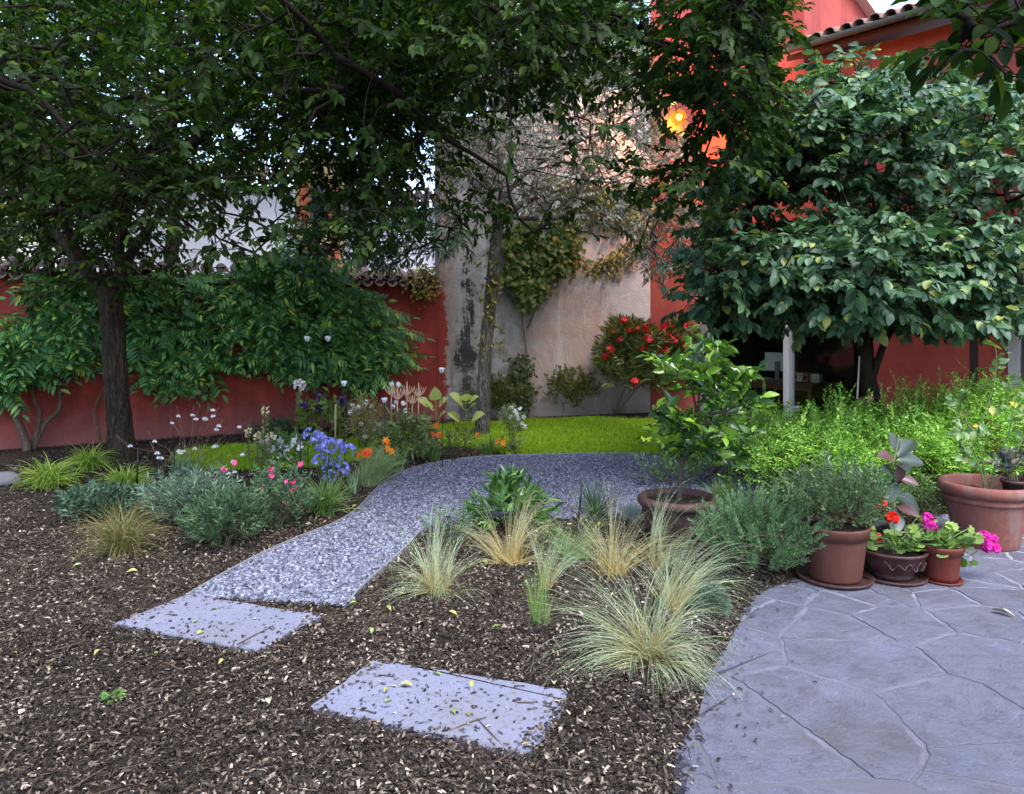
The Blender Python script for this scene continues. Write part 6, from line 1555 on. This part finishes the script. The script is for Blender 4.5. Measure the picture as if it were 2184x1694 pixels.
# white phlox mounds
PHX = leafmat('pale_mixed_leaf', [(0, (.14, .17, .06)), (.6, (.27, .28, .10)), (1, (.42, .33, .16))], .6, .35)
WHP = leafmat('white_pink_petal', [(0, (.62, .52, .56)), (1, (.8, .76, .78))], .6, .35, .2, (1, 1, 1))
b_ = gnd(772, 960); r_ = shrub('phlox', 'loose phlox with white flowers and yellowish leaves before the red wall', 'flower', b_, crown_pts([(750, 880), (770, 850), (800, 860), (815, 900), (810, 950), (750, 950)], 150, b_[1] - .3, b_[1] + .3, None, .02), PHX, 9, .05, LEAF_SN, .14, nst=8, up=1.3)
for x, y in ((752, 862), (756, 872), (765, 868), (781, 858), (777, 866), (792, 868), (764, 880), (770, 905), (779, 918), (806, 905), (800, 915), (796, 922), (778, 932), (795, 955), (748, 880), (786, 900)):
    m = M(); florets(m, at(x, y, b_[1] + rng.uniform(-.2, .2)), 6, .022, .024, 5, 0, leaf_s(.9, .05, .05)); part(m, 'flower', WHP, r_)
# culver's root: narrow leaves in tiers and tan candelabra spikes
b_ = gnd(858, 985); r_ = shrub('candelabra_plant', 'tall plant with tan candelabra spikes and drooping narrow leaves', 'flower', b_, crown_pts([(810, 915), (840, 900), (900, 905), (915, 925), (900, 975), (820, 975)], 100, b_[1] - .3, b_[1] + .3, None, .02), leafmat('drooping_leaf', [(0, (.05, .09, .03)), (.6, (.12, .17, .06)), (1, (.28, .31, .15))], .5, .3), 9, .11, LEAF_NARROW, .14, nst=8, up=1.1, droop=.45)
TAN = plain('tan_spike', (.52, .34, .24), .7, .2, 0, .25, 40)
for x, y, h in ((835, 815, 42), (868, 814, 44), (893, 816, 44), (848, 825, 40), (880, 842, 26)):
    f = bpy.data.objects.new('flower_spike', None); COL.objects.link(f); f.parent = r_
    Y = b_[1] + rng.uniform(-.15, .15); t = at(x, y, Y); q = at(x, y + h * .55, Y); z = at(x - 1, y + h * 1.9, Y)
    m = M(); m.tube(np.array([z, q]), .006, 6); m.tube(smooth([q, q * .4 + t * .6, t], 3), np.linspace(.012, .003, 7), 6)
    for k in range(6):
        a = k * pi / 3 + .3; e = q + np.array((cos(a) * .085, sin(a) * .085, .075)); m.tube(smooth([q - (0, 0, .03), q + np.array((cos(a) * .05, sin(a) * .05, .01)), e], 3), np.linspace(.007, .003, 7), 5)
    part(m, 'candelabra', TAN, f)
for x, y in ((835, 819), (850, 819), (838, 868), (860, 860), (864, 876), (843, 858)):
    m = M(); florets(m, at(x, y, b_[1] - .1), 6, .018, .024, 5, 0, leaf_s(.9, .05, .05)); part(m, 'flower', WHT, r_)
# young sunflowers
SUNL = leafmat('sunflower_leaf', [(0, (.22, .32, .10)), (.6, (.34, .44, .18)), (1, (.42, .45, .12))], .55, .4, .2)
for lb, x, y, lvs in (('young sunflower with pale leaves in front of the red wall edge', 926, 962, [(905, 862, 24), (930, 850, 24), (945, 862, 22), (920, 872, 20), (942, 890, 22), (905, 898, 22), (925, 935, 16), (935, 905, 18)]),
                      ('young sunflower with yellowing leaves just left of the slim trunk', 990, 958, [(975, 855, 26), (995, 852, 22), (1010, 856, 22), (985, 868, 24), (1005, 872, 22), (1018, 893, 26), (970, 893, 24), (1000, 925, 26)])):
    b_ = gnd(x, y); r_ = thing('sunflower', lb, 'plant', b_, 0, 'young sunflowers'); Y = b_[1]
    top = at(x + 2, lvs[1][1] + 8, Y); m = M(); p = smooth([b_, (b_ + top) / 2 + (.02, 0, 0), top], 8); m.tube(p, np.linspace(.009, .006, len(p)), 7); part(m, 'stem', STEMG, r_)
    for lx, ly, s_ in lvs:
        c_ = at(lx, ly, Y - .05 * rng.random()); k = int(np.argmin(np.abs(p[:, 2] - c_[2] + .03))); o_ = p[k]; d = c_ - o_; d[1] -= .08; L = s_ / FPX * Y * 1.3
        st_ = o_ + d * .55
        m = M(); m.tube(np.array([o_, st_]), .003, 5); m.inst(leaf_h(.9, .1, .25, .36, 8, .02), st_[None], frames(d[None] + np.array([[0, 0, .1]]), np.array([[.1, -.6, .8]])), L); part(m, 'leaf', SUNL, r_)
# daylily flowers
ORG = leafmat('orange_petal', [(0, (.72, .16, .01)), (.6, (.80, .25, .015)), (1, (.82, .40, .03))], .5, .3, .2, (1, .8, .5))
ORD = leafmat('rust_petal', [(0, (.55, .06, .01)), (1, (.72, .14, .015))], .5, .3, .2, (1, .7, .5))
FLG = 'daylily flowers along the path'
for lb, lst, mt, bx, by in (('daylily stem with a cluster of large orange flowers by the path bend', [(823, 941), (830, 946), (826, 959), (834, 965)], ORG, 838, 1008), ('daylily stem with two tone rusty orange flowers beside the soft grass', [(768, 972), (775, 968), (783, 972), (786, 964)], ORD, 800, 1030),
                         ('daylily stem with a red flower above two orange ones below the sunflower', [(932, 910), (922, 928), (936, 930)], ORD, 926, 985), ('daylily stem with a single orange flower before the slim trunk', [(1019, 930)], ORG, 1035, 972), ('daylily stem with orange flowers leaning to the lawn beside the white flowers', [(1063, 943), (1074, 947)], ORG, 1045, 972)):
    b_ = gnd(bx, by); r_ = thing('daylily', lb, 'flower', b_, 0, FLG)
    for x, y in lst:
        p = at(x, y, b_[1] - .1); f = bpy.data.objects.new('flower', None); COL.objects.link(f); f.parent = r_
        m = M(); m.tube(smooth([b_, (b_ + p) / 2 + (0, 0, .06), p], 6), .003, 5); part(m, 'stalk', STEMG, f)
        a = nrm(np.array((rng.normal() * .5, -.8, .6))); u = nrm(np.cross(a, (0, 0, 1))); v = np.cross(u, a); d = np.array([u * cos(k * pi / 3) + v * sin(k * pi / 3) + a * .8 for k in range(6)])
        m = M(); m.inst(leaf_t(.42, .08, .35), np.repeat(p[None], 6, 0), frames(d, np.repeat(a[None], 6, 0)), .052); part(m, 'petals', mt, f)
# white flowered leafy plant at the lawn
b_ = gnd(1095, 968); r_ = shrub('snapdragon', 'upright bushy plant with white flowers on top at the lawn edge', 'flower', b_, crown_pts([(1070, 890), (1090, 875), (1110, 890), (1115, 920), (1105, 960), (1075, 960)], 70, b_[1] - .12, b_[1] + .12, None, .02), leafmat('pale_green_leaf', [(0, (.10, .17, .05)), (1, (.26, .35, .13))], .5, .35), 9, .035, LEAF_S, .1, nst=7, up=1.4)
for x, y in ((1091, 870), (1078, 882), (1097, 876), (1102, 880), (1100, 888), (1106, 895), (1108, 870), (1112, 902), (1117, 890), (1088, 890), (1104, 886), (1120, 910)):
    m = M(); florets(m, at(x, y, b_[1] - .05), 4, .014, .028, 4, 0, leaf_s(.9, .1, .1)); part(m, 'flower', WHT, r_)
# twiggy dark plant
b_ = gnd(965, 985); shrub('twiggy_shrub', 'sparse dark twiggy shrub between the daylily clumps', 'shrub', b_, crown_pts([(930, 940), (980, 920), (1010, 925), (1000, 960), (975, 980), (945, 980)], 70, b_[1] - .2, b_[1] + .2, None, .02), leafmat('sparse_leaf', [(0, (.03, .05, .02)), (1, (.09, .12, .05))], .6, .2), 6, .03, LEAF_S, .12, plain('dark_twig', (.03, .02, .018), .9), .003, nst=7, up=1)
b_ = gnd(920, 962); shrub('silver_plant', 'small silvery white leaved plant below the red daylily', 'plant', b_, blob(b_, .26, .2, .1, 30, .1), leafmat('silver_leaf', [(0, (.3, .34, .33)), (1, (.5, .53, .52))], .7, .2), 6, .03, LEAF_S, .06, nst=4)
# valerian peeking over the hedge
b_ = gnd(1835, 905); r_ = thing('valerian', 'pink flower heads just showing over the lime hedge', 'flower', b_)
for x, y in ((1835, 858), (1856, 851), (1828, 870)):
    p = at(x, y, 7.9); f = bpy.data.objects.new('flower_head', None); COL.objects.link(f); f.parent = r_
    m = M(); m.tube(np.array([(p[0], p[1], .0), (p[0], p[1] + .01, p[2])]), .004, 5); part(m, 'stalk', STEMG, f); m = M(); florets(m, p, 40, .04, .02, 5, 0, leaf_s(.9, .05, .05)); part(m, 'petals', leafmat('rose_petal', [(0, (.5, .12, .2)), (1, (.65, .22, .3))], .6, .3), f)

# ================================================================ STAKES, SOLAR LIGHTS, CANE, WALL TWIG
def stake(label, x, y, top, r=.007, lean=0.0):
    b = gnd(x, y); t = at(x + lean, top, b[1]); m = M()
    m.tube(np.array([b, b * .55 + t * .45]), r * 1.5, 8); m.tube(np.array([b * .56 + t * .44, t]), np.array((r, r * .6)), 8)
    tag(m.build('garden_stake', DARKM, None, loc=b), label, 'stake', 'black garden stakes')
stake('black stake standing among the feather grasses before the yucca', 1228, 1185, 1019, .008, 14)
stake('black stake left of the grey green salvia', 291, 1095, 955, .008, 3)
stake('black stake behind the grey green salvia near the lawn', 372, 1005, 912, .007, -2)
stake('black stake standing inside the rosemary bush', 1597, 1190, 1075, .008, 1)
stake('short thin black stake at the path edging', 628, 1095, 1060, .004, 0)
stake('thin black stake in the lawn below the blue flowers', 640, 1035, 925, .005, 1)
CRY = N('clear_crystal'); CRY.base((.80, .82, .90), .08, .7); CRY.b.inputs['Transmission Weight'].default_value = .25; CRY = CRY.m
NAVY = plain('dark_cell', (.02, .025, .07), .2, .6)
for lb, x, y, by in (('solar light on a tall rod in front of the wisteria, leftmost of its pair', 655, 723, 1000), ('solar light on a tall rod in front of the wisteria, right one of its pair', 699, 723, 985), ('solar light above the blue flowers by the wisteria trunk', 734, 818, 1040), ('solar light beside the orange daylilies', 820, 854, 1003),
                 ('solar light in front of the stained concrete edge', 942, 790, 1000), ('solar light above the lime hedge beside the tree trunk', 1851, 806, 960), ('solar light low at the foot of the white window post', 1677, 867, 950), ('solar light close behind the hedge right of the window post', 1699, 872, 950), ('solar light seen through the lemon tree leaves', 1477, 892, 935)):
    Y = gnd(x, by)[1]; h = at(x, y, Y); b = np.array((h[0] + .01, Y, 0)); r_ = thing('solar_light', lb, 'garden light', b, 0, 'crystal topped solar lights on rods')
    s_ = Y / FPX
    m = M(); m.tube(np.array([b - (0, 0, .02), h - (0, 0, 7 * s_)]), .0045, 6); part(m, 'rod', DARKM, r_)
    R_ = 7.0 * s_ * .95
    m = M(); m.lathe([(.001, -R_ * .9), (R_ * .35, -R_ * .85), (R_ * .8, -R_ * .1), (R_, R_ * .45), (R_ * .85, R_ * .8), (.001, R_ * .95)], h, 10); part(m, 'crystal', CRY, r_, False)
    m = M(); m.lathe([(.001, -R_ * 1.05), (R_ * .3, -R_ * 1.0), (R_ * .36, -R_ * .8), (.001, -R_ * .78)], h, 10)
    for k in range(3):
        a = k * 2 * pi / 3 - pi / 2; m.tube(np.array([h + np.array((cos(a) * R_ * .3, sin(a) * R_ * .3, -R_ * .8)), h + np.array((cos(a) * R_ * .98, sin(a) * R_ * .98, R_ * .3))]), R_ * .12, 5)
    part(m, 'collar', NAVY, r_)
b_ = np.array((at(1820, 830, 8.0)[0], 8.0, 0)); m = M(); m.tube(np.array([b_, at(1833, 760, 8.0)]), np.array((.011, .008)), 8); tag(m.build('bamboo_cane', plain('pale_cane', (.52, .48, .42), .6, .2), None, loc=b_), 'pale cane leaning beside the tree trunk over the hedge', 'cane')
b_ = gnd(715, 960); m = M(); m.tube(np.array([b_, at(716, 862, b_[1])]), .012, 8); tag(m.build('wooden_stake', plain('weathered_wood', (.28, .22, .17), .9, .1, 0, .3, 30), None, loc=b_), 'weathered wooden stake beside the purple salvia', 'stake')
p_ = [wall_point(x, y, .03) for x, y in ((918, 787), (890, 789), (860, 793), (820, 796), (780, 797))]; m = M(); m.tube(smooth(p_, 5), .008, 6); tag(m.build('dead_stem', VINEW, None, loc=p_[0]), 'bare stem lying along the red wall beside the concrete', 'twig')
